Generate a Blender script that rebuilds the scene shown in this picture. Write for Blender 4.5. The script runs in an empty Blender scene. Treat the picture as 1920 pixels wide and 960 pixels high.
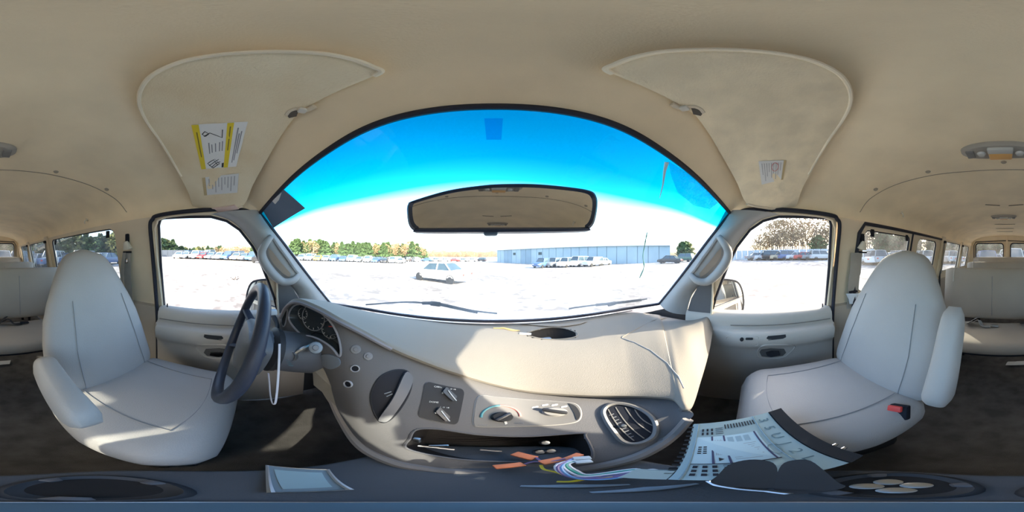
import bpy, bmesh, math, random
from mathutils import Vector, Matrix
from mathutils.bvhtree import BVHTree
from mathutils.geometry import tessellate_polygon

random.seed(7)
sc = bpy.context.scene
COL = sc.collection
PI = math.pi
R = math.radians

# ------------------------------------------------------------------ camera
cd = bpy.data.cameras.new('camera')
cd.type = 'PANO'
try:
    cd.panorama_type = 'EQUIRECTANGULAR'
except Exception:
    pass
try:
    cd.cycles.panorama_type = 'EQUIRECTANGULAR'
except Exception:
    pass
cd.clip_start = 0.01
cd.clip_end = 1000
cam = bpy.data.objects.new('camera', cd)
COL.objects.link(cam)
cam.location = (0, 0, 0)
cam.rotation_euler = (R(90), 0, R(-6))
sc.camera = cam

# ------------------------------------------------------------------ world, sun, exposure
SUN_AZ, SUN_EL = 133.5, 24.0
w = bpy.data.worlds.new('sky')
sc.world = w
w.use_nodes = True
nt = w.node_tree
nt.nodes.clear()
wo = nt.nodes.new('ShaderNodeOutputWorld')
bg = nt.nodes.new('ShaderNodeBackground')
sky = nt.nodes.new('ShaderNodeTexSky')
sky.sky_type = 'NISHITA'
sky.sun_disc = False
sky.sun_elevation = R(SUN_EL)
sky.sun_rotation = R(SUN_AZ)
sky.dust_density = 3.2
sky.ozone_density = 1.2
bg.inputs['Strength'].default_value = 0.35
nt.links.new(sky.outputs[0], bg.inputs['Color'])
nt.links.new(bg.outputs[0], wo.inputs['Surface'])
sl = bpy.data.lights.new('sun', 'SUN')
sl.energy = 5.2
sl.angle = R(0.6)
sl.color = (1.0, 0.89, 0.72)
so = bpy.data.objects.new('sun', sl)
COL.objects.link(so)
sv = Vector((math.sin(R(SUN_AZ)) * math.cos(R(SUN_EL)), math.cos(R(SUN_AZ)) * math.cos(R(SUN_EL)), math.sin(R(SUN_EL))))
so.rotation_euler = sv.to_track_quat('Z', 'Y').to_euler()
so.location = sv * 60
sc.view_settings.view_transform = 'Standard'
sc.view_settings.look = 'None'
sc.view_settings.exposure = 1.5
sc.view_settings.gamma = 1
sc.view_settings.use_curve_mapping = False
try:
    sc.cycles.use_denoising = True
    sc.cycles.max_bounces = 14
    sc.cycles.diffuse_bounces = 7
    sc.cycles.transparent_max_bounces = 16
except Exception:
    pass

# ------------------------------------------------------------------ projection helpers (photo angles -> directions in the van)
CX, PPD = 928.0, 16 / 3.0


def D(px, py):
    a = R((px - CX) / PPD)
    e = R((480 - py) / PPD)
    return Vector((math.sin(a) * math.cos(e), math.cos(a) * math.cos(e), math.sin(e)))


def PX(px, py, x):
    d = D(px, py); return d * (x / d.x)


def PY(px, py, y):
    d = D(px, py); return d * (y / d.y)


def PZ(px, py, z):
    d = D(px, py); return d * (z / d.z)


def PR(px, py, r):
    d = D(px, py); return d * (r / math.hypot(d.x, d.y))


def hit(bvh, px, py):
    loc, n, i, dist = bvh.ray_cast(Vector((0, 0, 0)), D(px, py))
    if loc is None:
        return None, None
    if n.dot(loc) > 0:
        n = -n
    return loc, n


def lerp(a, b, t):
    return a + (b - a) * t


def cat(P, t):
    """Catmull-Rom through list of Vectors / tuples, t in 0..len-1"""
    n = len(P)
    i = min(max(int(math.floor(t)), 0), n - 2)
    f = t - i
    p0 = P[max(i - 1, 0)]; p1 = P[i]; p2 = P[i + 1]; p3 = P[min(i + 2, n - 1)]
    out = []
    for a, b, c, d in zip(p0, p1, p2, p3):
        out.append(0.5 * ((2 * b) + (-a + c) * f + (2 * a - 5 * b + 4 * c - d) * f * f + (-a + 3 * b - 3 * c + d) * f ** 3))
    return out


def spline(P, n):
    return [Vector(cat(P, (len(P) - 1) * k / (n - 1))) for k in range(n)]


def closed2d(P, n):
    """closed smooth outline through 2d points"""
    m = len(P)
    Q = [P[-1]] + list(P) + [P[0], P[1]]
    return [tuple(cat(Q, 1 + m * k / n)) for k in range(n)]


def interp(tab, x):
    if x <= tab[0][0]: return tab[0][1]
    for (a, b), (c, d) in zip(tab, tab[1:]):
        if x <= c:
            return b + (d - b) * (x - a) / (c - a)
    return tab[-1][1]


def ell(px, py, rx, ry, rot=0, n=28):
    c, s = math.cos(R(rot)), math.sin(R(rot))
    o = []
    for k in range(n):
        a = 2 * PI * k / n
        u, v = rx * math.cos(a), ry * math.sin(a)
        o.append((px + u * c - v * s, py + u * s + v * c))
    return o


def rrect(x0, y0, x1, y1, r, seg=4):
    o = []
    for cx, cy, a0 in ((x1 - r, y1 - r, 0), (x0 + r, y1 - r, 90), (x0 + r, y0 + r, 180), (x1 - r, y0 + r, 270)):
        for k in range(seg + 1):
            a = R(a0 + 90 * k / seg)
            o.append((cx + r * math.cos(a), cy + r * math.sin(a)))
    return o


def rot2(pts, ang, c):
    co, s = math.cos(R(ang)), math.sin(R(ang))
    return [(c[0] + (x - c[0]) * co - (y - c[1]) * s, c[1] + (x - c[0]) * s + (y - c[1]) * co) for x, y in pts]


def inpoly(x, y, P):
    r = False
    j = len(P) - 1
    for i in range(len(P)):
        xi, yi = P[i][0], P[i][1]; xj, yj = P[j][0], P[j][1]
        if (yi > y) != (yj > y) and x < (xj - xi) * (y - yi) / (yj - yi) + xi:
            r = not r
        j = i
    return r


def topx(p):
    a = math.degrees(math.atan2(p[0], p[1]))
    e = math.degrees(math.atan2(p[2], math.hypot(p[0], p[1])))
    return CX + a * PPD, 480 - e * PPD


# ------------------------------------------------------------------ materials
MATS = {}


def mat(name, col, rough=0.7, var=0.08, scale=40, bump=0.0, bscale=None, metal=0.0, spec=0.5, alpha=None, sheen=0.0, col2=None, vscale=None):
    if name in MATS:
        return MATS[name]
    m = bpy.data.materials.new(name)
    m.use_nodes = True
    t = m.node_tree
    b = t.nodes['Principled BSDF']
    b.inputs['Roughness'].default_value = rough
    b.inputs['Metallic'].default_value = metal
    if 'Specular IOR Level' in b.inputs: b.inputs['Specular IOR Level'].default_value = spec
    if sheen and 'Sheen Weight' in b.inputs: b.inputs['Sheen Weight'].default_value = sheen
    tc = t.nodes.new('ShaderNodeTexCoord')
    nz = t.nodes.new('ShaderNodeTexNoise')
    nz.inputs['Scale'].default_value = vscale or scale * 0.2
    nz.inputs['Detail'].default_value = 5
    t.links.new(tc.outputs['Object'], nz.inputs['Vector'])
    mx = t.nodes.new('ShaderNodeMix'); mx.data_type = 'RGBA'
    c2 = col2 or tuple(min(1, c * (1 + var)) for c in col)
    c1 = tuple(c * (1 - var) for c in col) if not col2 else col
    mx.inputs[6].default_value = (*c1, 1)
    mx.inputs[7].default_value = (*c2, 1)
    rp = t.nodes.new('ShaderNodeMapRange')
    rp.inputs[1].default_value = 0.35; rp.inputs[2].default_value = 0.65
    t.links.new(nz.outputs['Fac'], rp.inputs[0])
    t.links.new(rp.outputs[0], mx.inputs[0])
    t.links.new(mx.outputs[2], b.inputs['Base Color'])
    if bump:
        n2 = t.nodes.new('ShaderNodeTexNoise')
        n2.inputs['Scale'].default_value = bscale or scale * 8
        n2.inputs['Detail'].default_value = 3
        t.links.new(tc.outputs['Object'], n2.inputs['Vector'])
        bp = t.nodes.new('ShaderNodeBump')
        bp.inputs['Strength'].default_value = bump
        bp.inputs['Distance'].default_value = 0.003
        t.links.new(n2.outputs['Fac'], bp.inputs['Height'])
        t.links.new(bp.outputs['Normal'], b.inputs['Normal'])
    MATS[name] = m
    return m


def glass_mat(name, tint, gloss=0.06, dirt=0.0, dscale=6):
    m = bpy.data.materials.new(name); m.use_nodes = True
    t = m.node_tree; t.nodes.clear()
    o = t.nodes.new('ShaderNodeOutputMaterial')
    tr = t.nodes.new('ShaderNodeBsdfTransparent'); tr.inputs[0].default_value = (*tint, 1)
    gl = t.nodes.new('ShaderNodeBsdfGlossy'); gl.inputs['Roughness'].default_value = 0.02
    fr = t.nodes.new('ShaderNodeLayerWeight'); fr.inputs[0].default_value = 0.15
    ml = t.nodes.new('ShaderNodeMath'); ml.operation = 'MULTIPLY'; ml.inputs[1].default_value = gloss * 4
    t.links.new(fr.outputs['Fresnel'], ml.inputs[0])
    ms = t.nodes.new('ShaderNodeMixShader')
    t.links.new(ml.outputs[0], ms.inputs[0]); t.links.new(tr.outputs[0], ms.inputs[1]); t.links.new(gl.outputs[0], ms.inputs[2])
    last = ms
    if dirt:
        tc = t.nodes.new('ShaderNodeTexCoord'); nz = t.nodes.new('ShaderNodeTexNoise')
        nz.inputs['Scale'].default_value = dscale; nz.inputs['Detail'].default_value = 6
        t.links.new(tc.outputs['Object'], nz.inputs['Vector'])
        mr = t.nodes.new('ShaderNodeMapRange'); mr.inputs[1].default_value = .35; mr.inputs[2].default_value = .75
        mr.inputs[3].default_value = dirt * .3; mr.inputs[4].default_value = dirt
        t.links.new(nz.outputs['Fac'], mr.inputs[0])
        df = t.nodes.new('ShaderNodeBsdfTranslucent'); df.inputs[0].default_value = (.8, .8, .78, 1)
        m2 = t.nodes.new('ShaderNodeMixShader')
        t.links.new(mr.outputs[0], m2.inputs[0]); t.links.new(last.outputs[0], m2.inputs[1]); t.links.new(df.outputs[0], m2.inputs[2])
        last = m2
    t.links.new(last.outputs[0], o.inputs['Surface'])
    MATS[name] = m
    return m


M_HEAD = mat('headliner_cloth', (.88, .735, .51), .95, .06, 25, .25, 420, sheen=.2)
M_PILLAR = mat('beige_plastic_trim', (.72, .62, .47), .6, .05, 20, .12, 500)
M_VISOR = mat('visor_cloth', (.86, .74, .53), .95, .10, 60, .5, 260)
M_STAINED = mat('stained_visor_cloth', (.78, .64, .42), .95, .1, 60, .5, 260, col2=(.87, .77, .56), vscale=5)
M_VINYL = mat('grey_vinyl', (.385, .365, .345), .55, .05, 14, .25, 350)
M_APIL = mat('grey_pillar_plastic', (.36, .36, .355), .6, .05, 20, .12, 500)
M_BENCH = mat('bench_vinyl', (.38, .335, .28), .65, .05, 14, .25, 350)
M_SEAM = mat('seam_thread', (.25, .25, .255), .8)
M_DASHTOP = mat('tan_dash_pad', (.235, .215, .185), .7, .05, 12, .3, 420, spec=.2)
M_DASH = mat('grey_dash_plastic', (.13, .127, .13), .6, .05, 12, .2, 420, spec=.25)
M_DOOR = mat('door_plastic', (.48, .44, .39), .6, .05, 12, .2, 420)
M_DARK = mat('dark_plastic', (.035, .036, .04), .45, .1, 30, spec=.15)
M_BLACK = mat('black_rubber', (.015, .017, .024), .55, .1, 30, spec=.15)
M_GASKET = mat('navy_door_seal', (.03, .032, .045), .5, .1, 30, spec=.15)
M_CARPET = mat('dark_carpet', (.10, .093, .088), 1, .25, 60, .8, 500)
M_WHEEL = mat('steering_wheel_vinyl', (.035, .042, .065), .4, .1, 30, .15, 400, spec=.35)
M_CONSOLE = mat('engine_cover_plastic', (.065, .072, .085), .6, .08, 14, .2, 400)
M_CHROME = mat('chrome', (.75, .75, .77), .15, .02, 10, metal=1)
M_STEEL = mat('dull_steel', (.5, .52, .54), .35, .05, 20, metal=1)
M_WHITE = mat('white_print', (.82, .82, .80), .6, .03)
M_PAPER = mat('paper_label', (.72, .72, .70), .7, .04, 30)
M_YELLOW = mat('yellow_print', (.80, .62, .03), .6, .05)
M_INK = mat('black_ink', (.03, .03, .035), .7, .1)
M_GREYINK = mat('grey_ink', (.25, .26, .28), .7, .1)
M_RED = mat('red_plastic', (.65, .06, .05), .5, .08)
M_ORANGE = mat('orange_plastic', (.80, .24, .10), .5, .08)
M_TEAL = mat('teal_print', (.08, .30, .33), .5, .05)
M_PINK = mat('salmon_print', (.75, .22, .2), .5, .05)
M_AMBER = mat('amber_lens', (.8, .45, .16), .3, .05)
M_LENS = mat('cloudy_lens', (.5, .5, .48), .25, .1, 20)
M_BELT = mat('grey_webbing', (.32, .31, .29), .8, .08, 60, .3, 700)
M_CREAM = mat('cream_plastic', (.66, .62, .54), .5, .05)
M_RADIO = mat('zinc_radio_case', (.42, .56, .60), .45, .05, 16, metal=.35)
M_RADIOD = mat('radio_shadow_slot', (.02, .02, .03), .7)
M_WIREW = mat('white_wire', (.75, .75, .8), .4)
M_WIREG = mat('green_wire', (.05, .38, .3), .4)
M_WIREP = mat('purple_wire', (.24, .17, .36), .4)
M_WIREY = mat('yellow_wire', (.78, .62, .05), .4)
M_WIREB = mat('blue_wire', (.2, .4, .7), .4)
M_FOAM = mat('orange_foam', (.75, .5, .2), .9, .15)
M_MIRROR = mat('mirror_silver', (.80, .80, .80), .02, 0.0, metal=1)
M_CLUSTER = mat('cluster_face', (.04, .05, .06), .25, .1)
M_SKIN = mat('pink_foam', (.66, .5, .44), .9, .08)
M_VANWHITE = mat('white_van_paint', (.8, .8, .79), .3, .02)
M_TAPE = mat('blue_grey_decal', (.10, .15, .23), .6, .06)
M_GL_SIDE = glass_mat('side_glass', (.93, .95, .95), .05, .03)
M_GL_REAR = glass_mat('tinted_rear_glass', (.50, .54, .55), .07, .07, 5)
M_GL_CAR = mat('car_window_glass', (.05, .08, .10), .12, .1, 10, spec=.8)


def windshield_mat():
    m = bpy.data.materials.new('windshield_glass'); m.use_nodes = True
    t = m.node_tree; t.nodes.clear()
    N = t.nodes.new; L = t.links.new
    o = N('ShaderNodeOutputMaterial')
    uv = N('ShaderNodeUVMap'); uv.uv_map = 'UVMap'
    sx = N('ShaderNodeSeparateXYZ'); L(uv.outputs[0], sx.inputs[0])
    ramp = N('ShaderNodeValToRGB')
    e = ramp.color_ramp.elements
    e[0].position = 0.0; e[0].color = (.90, .95, .95, 1)
    e[1].position = 1.0; e[1].color = (.0, .27, .42, 1)
    for p, c in ((.735, (.88, .95, .96, 1)), (.76, (.45, .86, .95, 1)), (.785, (.02, .62, .78, 1)), (.86, (.0, .38, .52, 1))):
        q = e.new(p); q.color = c
    L(sx.outputs['Y'], ramp.inputs[0])
    tr = N('ShaderNodeBsdfTransparent'); L(ramp.outputs[0], tr.inputs[0])
    gl = N('ShaderNodeBsdfGlossy'); gl.inputs['Roughness'].default_value = .03
    ms = N('ShaderNodeMixShader'); ms.inputs[0].default_value = .02
    L(tr.outputs[0], ms.inputs[1]); L(gl.outputs[0], ms.inputs[2])
    tc = N('ShaderNodeTexCoord')
    nz = N('ShaderNodeTexNoise'); nz.inputs['Scale'].default_value = 3.0; nz.inputs['Detail'].default_value = 7
    L(tc.outputs['Object'], nz.inputs['Vector'])
    mr = N('ShaderNodeMapRange'); mr.inputs[1].default_value = .35; mr.inputs[2].default_value = .75; mr.inputs[3].default_value = .06; mr.inputs[4].default_value = .26
    L(nz.outputs['Fac'], mr.inputs[0])
    # dust film thins out towards the tinted top
    m3 = N('ShaderNodeMapRange'); m3.inputs[1].default_value = 0.0; m3.inputs[2].default_value = .6; m3.inputs[3].default_value = 1.5; m3.inputs[4].default_value = .0
    L(sx.outputs['Y'], m3.inputs[0])
    mu = N('ShaderNodeMath'); mu.operation = 'MULTIPLY'; L(mr.outputs[0], mu.inputs[0]); L(m3.outputs[0], mu.inputs[1])
    tl = N('ShaderNodeBsdfTranslucent'); tl.inputs[0].default_value = (.8, .82, .8, 1)
    m2 = N('ShaderNodeMixShader'); L(mu.outputs[0], m2.inputs[0]); L(ms.outputs[0], m2.inputs[1]); L(tl.outputs[0], m2.inputs[2])
    L(m2.outputs[0], o.inputs['Surface'])
    return m


# ------------------------------------------------------------------ mesh builder
class MB:
    def __init__(s):
        s.v = []; s.f = []; s.mi = []; s.cur = 0

    def add(s, vs, fs):
        o = len(s.v)
        s.v += [Vector(x) for x in vs]
        for f in fs:
            s.f.append([i + o for i in f]); s.mi.append(s.cur)
        return s

    def grid(s, rows, closed=False):
        n = len(rows[0]); vs = [p for r in rows for p in r]; fs = []
        for i in range(len(rows) - 1):
            for j in range(n - 1 if not closed else n):
                k = (j + 1) % n
                fs.append([i * n + j, i * n + k, (i + 1) * n + k, (i + 1) * n + j])
        return s.add(vs, fs)

    def box(s, c, size, rot=None):
        c = Vector(c); hx, hy, hz = [q / 2 for q in size]
        vs = []
        for z in (-hz, hz):
            for x, y in ((-hx, -hy), (hx, -hy), (hx, hy), (-hx, hy)):
                p = Vector((x, y, z))
                if rot is not None: p = rot @ p
                vs.append(c + p)
        return s.add(vs, [[3, 2, 1, 0], [4, 5, 6, 7], [0, 1, 5, 4], [1, 2, 6, 5], [2, 3, 7, 6], [3, 0, 4, 7]])

    def rbox(s, c, size, r=0.01, seg=2, rot=None):
        bm = bmesh.new()
        bmesh.ops.create_cube(bm, size=1)
        for v in bm.verts:
            v.co = Vector((v.co.x * size[0], v.co.y * size[1], v.co.z * size[2]))
        bmesh.ops.bevel(bm, geom=list(bm.edges), offset=min(r, min(size) * .49), segments=seg, affect='EDGES', profile=.5)
        bm.verts.index_update()
        c = Vector(c)
        vs = [(c + (rot @ v.co if rot is not None else v.co)) for v in bm.verts]
        fs = [[v.index for v in f.verts] for f in bm.faces]
        bm.free()
        return s.add(vs, fs)

    def tube(s, path, r, n=8, closed=False, flat=1.0, up=None):
        path = [Vector(p) for p in path]
        m = len(path)
        rows = []
        prev = Vector(up) if up is not None else None
        for i, p in enumerate(path):
            a = path[(i - 1) % m] if (closed or i > 0) else p
            b = path[(i + 1) % m] if (closed or i < m - 1) else p
            t = (b - a)
            t = t.normalized() if t.length > 1e-9 else Vector((0, 0, 1))
            if prev is None:
                prev = Vector((0, 0, 1)) if abs(t.z) < .9 else Vector((1, 0, 0))
            nrm = prev - t * prev.dot(t)
            if nrm.length < 1e-6: nrm = t.orthogonal()
            nrm.normalize(); prev = nrm
            bn = t.cross(nrm)
            rr = r[i] if isinstance(r, (list, tuple)) else r
            rows.append([p + nrm * (math.cos(2 * PI * k / n) * rr * flat) + bn * (math.sin(2 * PI * k / n) * rr) for k in range(n)])
        if closed: rows.append(rows[0])
        o = len(s.v)
        s.grid(rows, True)
        if not closed:
            s.f.append([o + k for k in range(n)][::-1]); s.mi.append(s.cur)
            s.f.append([o + (m - 1) * n + k for k in range(n)]); s.mi.append(s.cur)
        return s

    def lathe(s, prof, c=(0, 0, 0), axis=(0, 0, 1), n=20, sx=1, sy=1, U=None):
        ax = Vector(axis).normalized()
        u = Vector(U) if U is not None else ax.orthogonal()
        u = (u - ax * u.dot(ax)).normalized()
        v = ax.cross(u); c = Vector(c)
        rows = [[c + ax * h + u * (math.cos(2 * PI * k / n) * rr * sx) + v * (math.sin(2 * PI * k / n) * rr * sy) for k in range(n)] for rr, h in prof]
        return s.grid(rows, True)

    def slab(s, outl, nrm, th):
        """prism over a 3d outline: outl is the base, top is outl + nrm*th (nrm may be list)"""
        n = len(outl)
        outl = [Vector(p) for p in outl]
        nn = nrm if isinstance(nrm, list) else [Vector(nrm)] * n
        top = [p + q * th for p, q in zip(outl, nn)]
        o = len(s.v)
        s.v += outl + top
        for k in range(n):
            j = (k + 1) % n
            s.f.append([o + k, o + j, o + n + j, o + n + k]); s.mi.append(s.cur)
        tris = tessellate_polygon([top])
        for t in tris:
            s.f.append([o + n + i for i in t]); s.mi.append(s.cur)
            s.f.append([o + i for i in reversed(t)]); s.mi.append(s.cur)
        return s

    def poly(s, loops, fn=None):
        """flat polygon with holes; loops of 3d points"""
        flat = [p for l in loops for p in l]
        tris = tessellate_polygon([[Vector(p) for p in l] for l in loops])
        return s.add(flat, [list(t) for t in tris])

    def build(s, name, m, parent=None, smooth=True, ang=38, loc=None, weld=True):
        me = bpy.data.meshes.new(name)
        bm = bmesh.new()
        vs = [bm.verts.new(p) for p in s.v]
        for f, k in zip(s.f, s.mi):
            if len(set(f)) < 3: continue
            try:
                q = bm.faces.new([vs[i] for i in f]); q.material_index = k
            except ValueError:
                pass
        if weld: bmesh.ops.remove_doubles(bm, verts=bm.verts, dist=1e-5)
        bmesh.ops.recalc_face_normals(bm, faces=bm.faces)
        bm.to_mesh(me); bm.free()
        for mm in (m if isinstance(m, (list, tuple)) else [m]):
            me.materials.append(mm)
        if smooth:
            me.shade_smooth()
            try: me.set_sharp_from_angle(angle=R(ang))
            except Exception: pass
        o = bpy.data.objects.new(name, me)
        COL.objects.link(o)
        if parent is not None: par(o, parent)
        if loc is not None: o.location = loc
        return o


def base_off(p):
    """world translation of object p (our parents carry translation only while being built)"""
    v = Vector((0, 0, 0))
    while p is not None:
        v += p.location
        p = p.parent
    return v


def par(o, p):
    o.parent = p
    o.location = -base_off(p)


def tag(o, label, cat_, group=None):
    o['label'] = label; o['category'] = cat_
    if group: o['group'] = group
    return o


def thing(name, label, cat_, loc=(0, 0, 0), group=None):
    o = bpy.data.objects.new(name, None)
    o.empty_display_size = .05
    COL.objects.link(o); o.location = loc
    return tag(o, label, cat_, group)


def struct(o):
    o['kind'] = 'structure'; return o


def text_mb(mb, txt, size, M, depth=.0004):
    cu = bpy.data.curves.new('t', 'FONT'); cu.body = txt; cu.size = size; cu.align_x = 'CENTER'; cu.align_y = 'CENTER'
    cu.extrude = depth; cu.resolution_u = 2
    ob = bpy.data.objects.new('t', cu)
    COL.objects.link(ob)
    me = bpy.data.meshes.new_from_object(ob)
    mb.add([M @ v.co for v in me.vertices], [list(p.vertices) for p in me.polygons])
    bpy.data.objects.remove(ob); bpy.data.curves.remove(cu); bpy.data.meshes.remove(me)


def bvh_of(mb):
    return BVHTree.FromPolygons([tuple(v) for v in mb.v], mb.f)


def copy_tree(o, parent=None):
    c = o.copy(); COL.objects.link(c); c.parent = parent
    for ch in list(o.children): copy_tree(ch, c)
    return c

# ================================================================== VAN SHELL
FLOOR = -1.0


def xs(z):
    return .86 if z <= -.30 else .86 - (z + .30) * (.10 / .52)


def S(px, py, side=-1, off=0.0):
    """point on the slanted side plane seen at photo pixel (given for the left side; side=+1 mirrors it)"""
    d = D(px, py)
    k = .10 / .52
    t = -(.86 - .30 * k) / (d.x - k * d.z)
    p = d * t
    return Vector((-side * (p.x) if side > 0 else p.x, p.y, p.z)) + Vector((-side * off, 0, 0))


def wallpt(y, z, side, off=0.0):
    return Vector((side * (xs(z) - off), y, z))


def offset2(P, d):
    n = len(P); out = []
    area = sum(P[i][0] * P[(i + 1) % n][1] - P[(i + 1) % n][0] * P[i][1] for i in range(n))
    s = 1 if area > 0 else -1
    for i in range(n):
        a = Vector(P[i - 1]); b = Vector(P[i]); c = Vector(P[(i + 1) % n])
        e1 = (b - a).normalized(); e2 = (c - b).normalized()
        n1 = Vector((e1.y, -e1.x)) * s; n2 = Vector((e2.y, -e2.x)) * s
        m = (n1 + n2)
        m = m.normalized() if m.length > 1e-6 else n1
        q = d / max(.5, m.dot(n1))
        out.append((b.x + m.x * q, b.y + m.y * q))
    return out


# floor
mb = MB()
mb.grid([[Vector((x, y, FLOOR + .006 * math.sin(9 * x + 3 * y) * math.sin(7 * y))) for x in [(-.88 + 1.76 * i / 30) for i in range(31)]] for y in [(.95 - 4.4 * j / 60) for j in range(61)]])
struct(mb.build('floor', M_CARPET))

# windshield curves
WTOP = [(-.74, .095, .2), (-.465, .150, .243), (-.307, .181, .264), (-.187, .205, .287), (0, .238, .31), (.187, .205, .287), (.307, .181, .264), (.465, .150, .243), (.74, .095, .2)]
WBASE = [(-.812, .512, -.29), (-.66, .62, -.302), (-.45, .705, -.316), (-.22, .762, -.327), (0, .78, -.33), (.22, .762, -.327), (.45, .705, -.316), (.66, .62, -.302), (.812, .512, -.29)]
NU, NV = 65, 33
wt = spline(WTOP, NU); wb = spline(WBASE, NU)
mb = MB()
rows = []
for j in range(NV):
    v = j / (NV - 1)
    row = []
    for i in range(NU):
        p = wb[i].lerp(wt[i], v)
        p = p + Vector((0, .05, .04)) * (math.sin(PI * v) * (1 - abs(2 * i / (NU - 1) - 1) ** 2) * .8)
        row.append(p)
    rows.append(row)
mb.grid(rows)
W_BVH = bvh_of(mb)
wmat = windshield_mat()
wind = struct(mb.build('window_1', wmat, weld=False))
uvl = wind.data.uv_layers.new(name='UVMap')
for lp in wind.data.loops:
    vi = lp.vertex_index
    i, j = vi % NU, vi // NU
    u = 2 * i / (NU - 1) - 1; v = j / (NV - 1)
    uvl.data[lp.index].uv = (u, v - .09 * abs(u) ** 2.0)
# black frit edge of the windshield
mb = MB(); mb.tube(rows[-1], .008, 6); mb.tube(rows[0], .009, 6)
mb.tube([r[0] for r in rows], .008, 6); mb.tube([r[-1] for r in rows], .008, 6)
mb.build('window_gasket', M_GASKET, wind)

# headliner
NEXP = 2.5


def arch(y, i, n, h=.757, z0=.215, z1=.45):
    th = PI * (1 - i / (n - 1))
    c, s_ = math.cos(th), math.sin(th)
    x = h * math.copysign(abs(c) ** (2 / NEXP), c)
    z = z0 + (z1 - z0) * abs(s_) ** (2 / NEXP)
    return Vector((x, y, z))


NC = 61
full = [arch(-.14, i, NC) for i in range(NC)]
first = []
for p in full:
    u = (p.x / .757 * .5 + .5)
    # find windshield-top point with the same relative x
    best = min(spline(WTOP, 161), key=lambda q: abs(q.x - p.x * .74 / .757))
    first.append(best.copy())
rows = []
for k in range(13):
    s_ = k / 12
    ez = math.sin(s_ * PI / 2) ** .8
    rows.append([Vector((lerp(a.x, b.x, s_), lerp(a.y, b.y, s_), lerp(a.z, b.z, ez))) for a, b in zip(first, full)])
for k in range(1, 40):
    y = lerp(-.14, -3.42, k / 39)
    rows.append([arch(y, i, NC, z1=.45 - .02 * (k / 39)) for i in range(NC)])
mb = MB(); mb.grid(rows)
C_BVH = bvh_of(mb)
ceil = struct(mb.build('ceiling', M_HEAD))


def ceil_path(pts, n, off=.004):
    o = []
    for k in range(n):
        q = cat(pts, (len(pts) - 1) * k / (n - 1))
        h, nn = hit(C_BVH, q[0], q[1])
        if h is not None: o.append(h + nn * off)
    return o


# headliner crease where the front moulding overlaps the rear one
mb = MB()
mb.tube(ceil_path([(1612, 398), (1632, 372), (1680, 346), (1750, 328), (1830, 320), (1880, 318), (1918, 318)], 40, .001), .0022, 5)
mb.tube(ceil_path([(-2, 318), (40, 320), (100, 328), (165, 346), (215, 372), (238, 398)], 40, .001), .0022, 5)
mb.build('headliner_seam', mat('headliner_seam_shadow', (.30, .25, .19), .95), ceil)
for px, py in ((1740, 322), (1642, 355), (105, 322), (200, 355), (1882, 304)):
    h, nn = hit(C_BVH, px, py)
    m_ = MB(); m_.lathe([(0, .005), (.010, .0045), (.013, 0), (.013, -.004)], h, nn, 14); m_.build('trim_button', mat('trim_button', (.40, .34, .26), .6), ceil)

# ---- side walls
PXL = {}


def side_outline_from_px(pts):
    return [(S(a, b).y, S(a, b).z) for a, b in pts]


FRONTGLASS = side_outline_from_px([(308, 577), (300, 500), (296, 422), (299, 411), (306, 408), (340, 406), (395, 405), (425, 413), (450, 430), (475, 462), (492, 497), (505, 530), (516, 560), (522, 596)])
FRONTGLASS = FRONTGLASS[::-1]


def rwin(y0, y1, z0, z1, r=.05):
    return rrect(min(y0, y1), z0, max(y0, y1), z1, r)


WIN_L = [rwin(-.74, -1.72, -.24, .185), rwin(-1.88, -2.62, -.22, .19), rwin(-2.72, -3.25, -.2, .19)]
WIN_R = [rwin(-.65, -1.15, -.24, .165, .035), rwin(-1.28, -1.69, -.285, .165, .06), rwin(-1.98, -2.62, -.2, .19), rwin(-2.72, -3.25, -.2, .19)]
wn = 2
doorside = {-1: 'driver', 1: 'passenger'}
for side, wins, wname in ((-1, WIN_L, 'wall_left'), (1, WIN_R, 'wall_right')):
    mb = MB()
    outer = [(-.445, -.30), (-.445, .225), (-3.42, .225), (-3.42, -.30)]
    mb.poly([[wallpt(y, z, side) for y, z in outer]] + [[wallpt(y, z, side) for y, z in wl] for wl in wins])
    # reveal of the window openings
    for wl in wins:
        mb.grid([[wallpt(y, z, side) for y, z in wl], [wallpt(y, z, side, -.03) for y, z in wl]], True)
    wall = struct(mb.build(wname, M_PILLAR, smooth=False))
    mb = MB()
    mb.grid([[Vector((side * x, y, z)) for y in (-.42, -1.4, -2.4, -3.42)] for x, z in ((.86, -.30), (.84, -.31), (.835, -.34), (.835, -.62), (.85, -.70), (.85, FLOOR))])
    mb.build('lower_panel', M_BENCH, wall)
    for k, wl in enumerate(wins):
        m2 = MB(); m2.poly([[wallpt(y, z, side, -.025) for y, z in offset2(wl, .004)]])
        g = struct(m2.build('window_%d' % wn, M_GL_REAR, smooth=False)); wn += 1
        m2 = MB(); m2.tube([wallpt(y, z, side, -.012) for y, z in wl], .008, 6, True); m2.build('window_gasket', M_GASKET, g)
        if k == 0:
            for yy in ((-.80, -1.62) if side < 0 else (-.71, -1.09)):
                m2 = MB(); m2.rbox(wallpt(yy, .148, side, .004), (.012, .03, .05), .004); m2.build('window_latch', M_BLACK, g)

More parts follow.
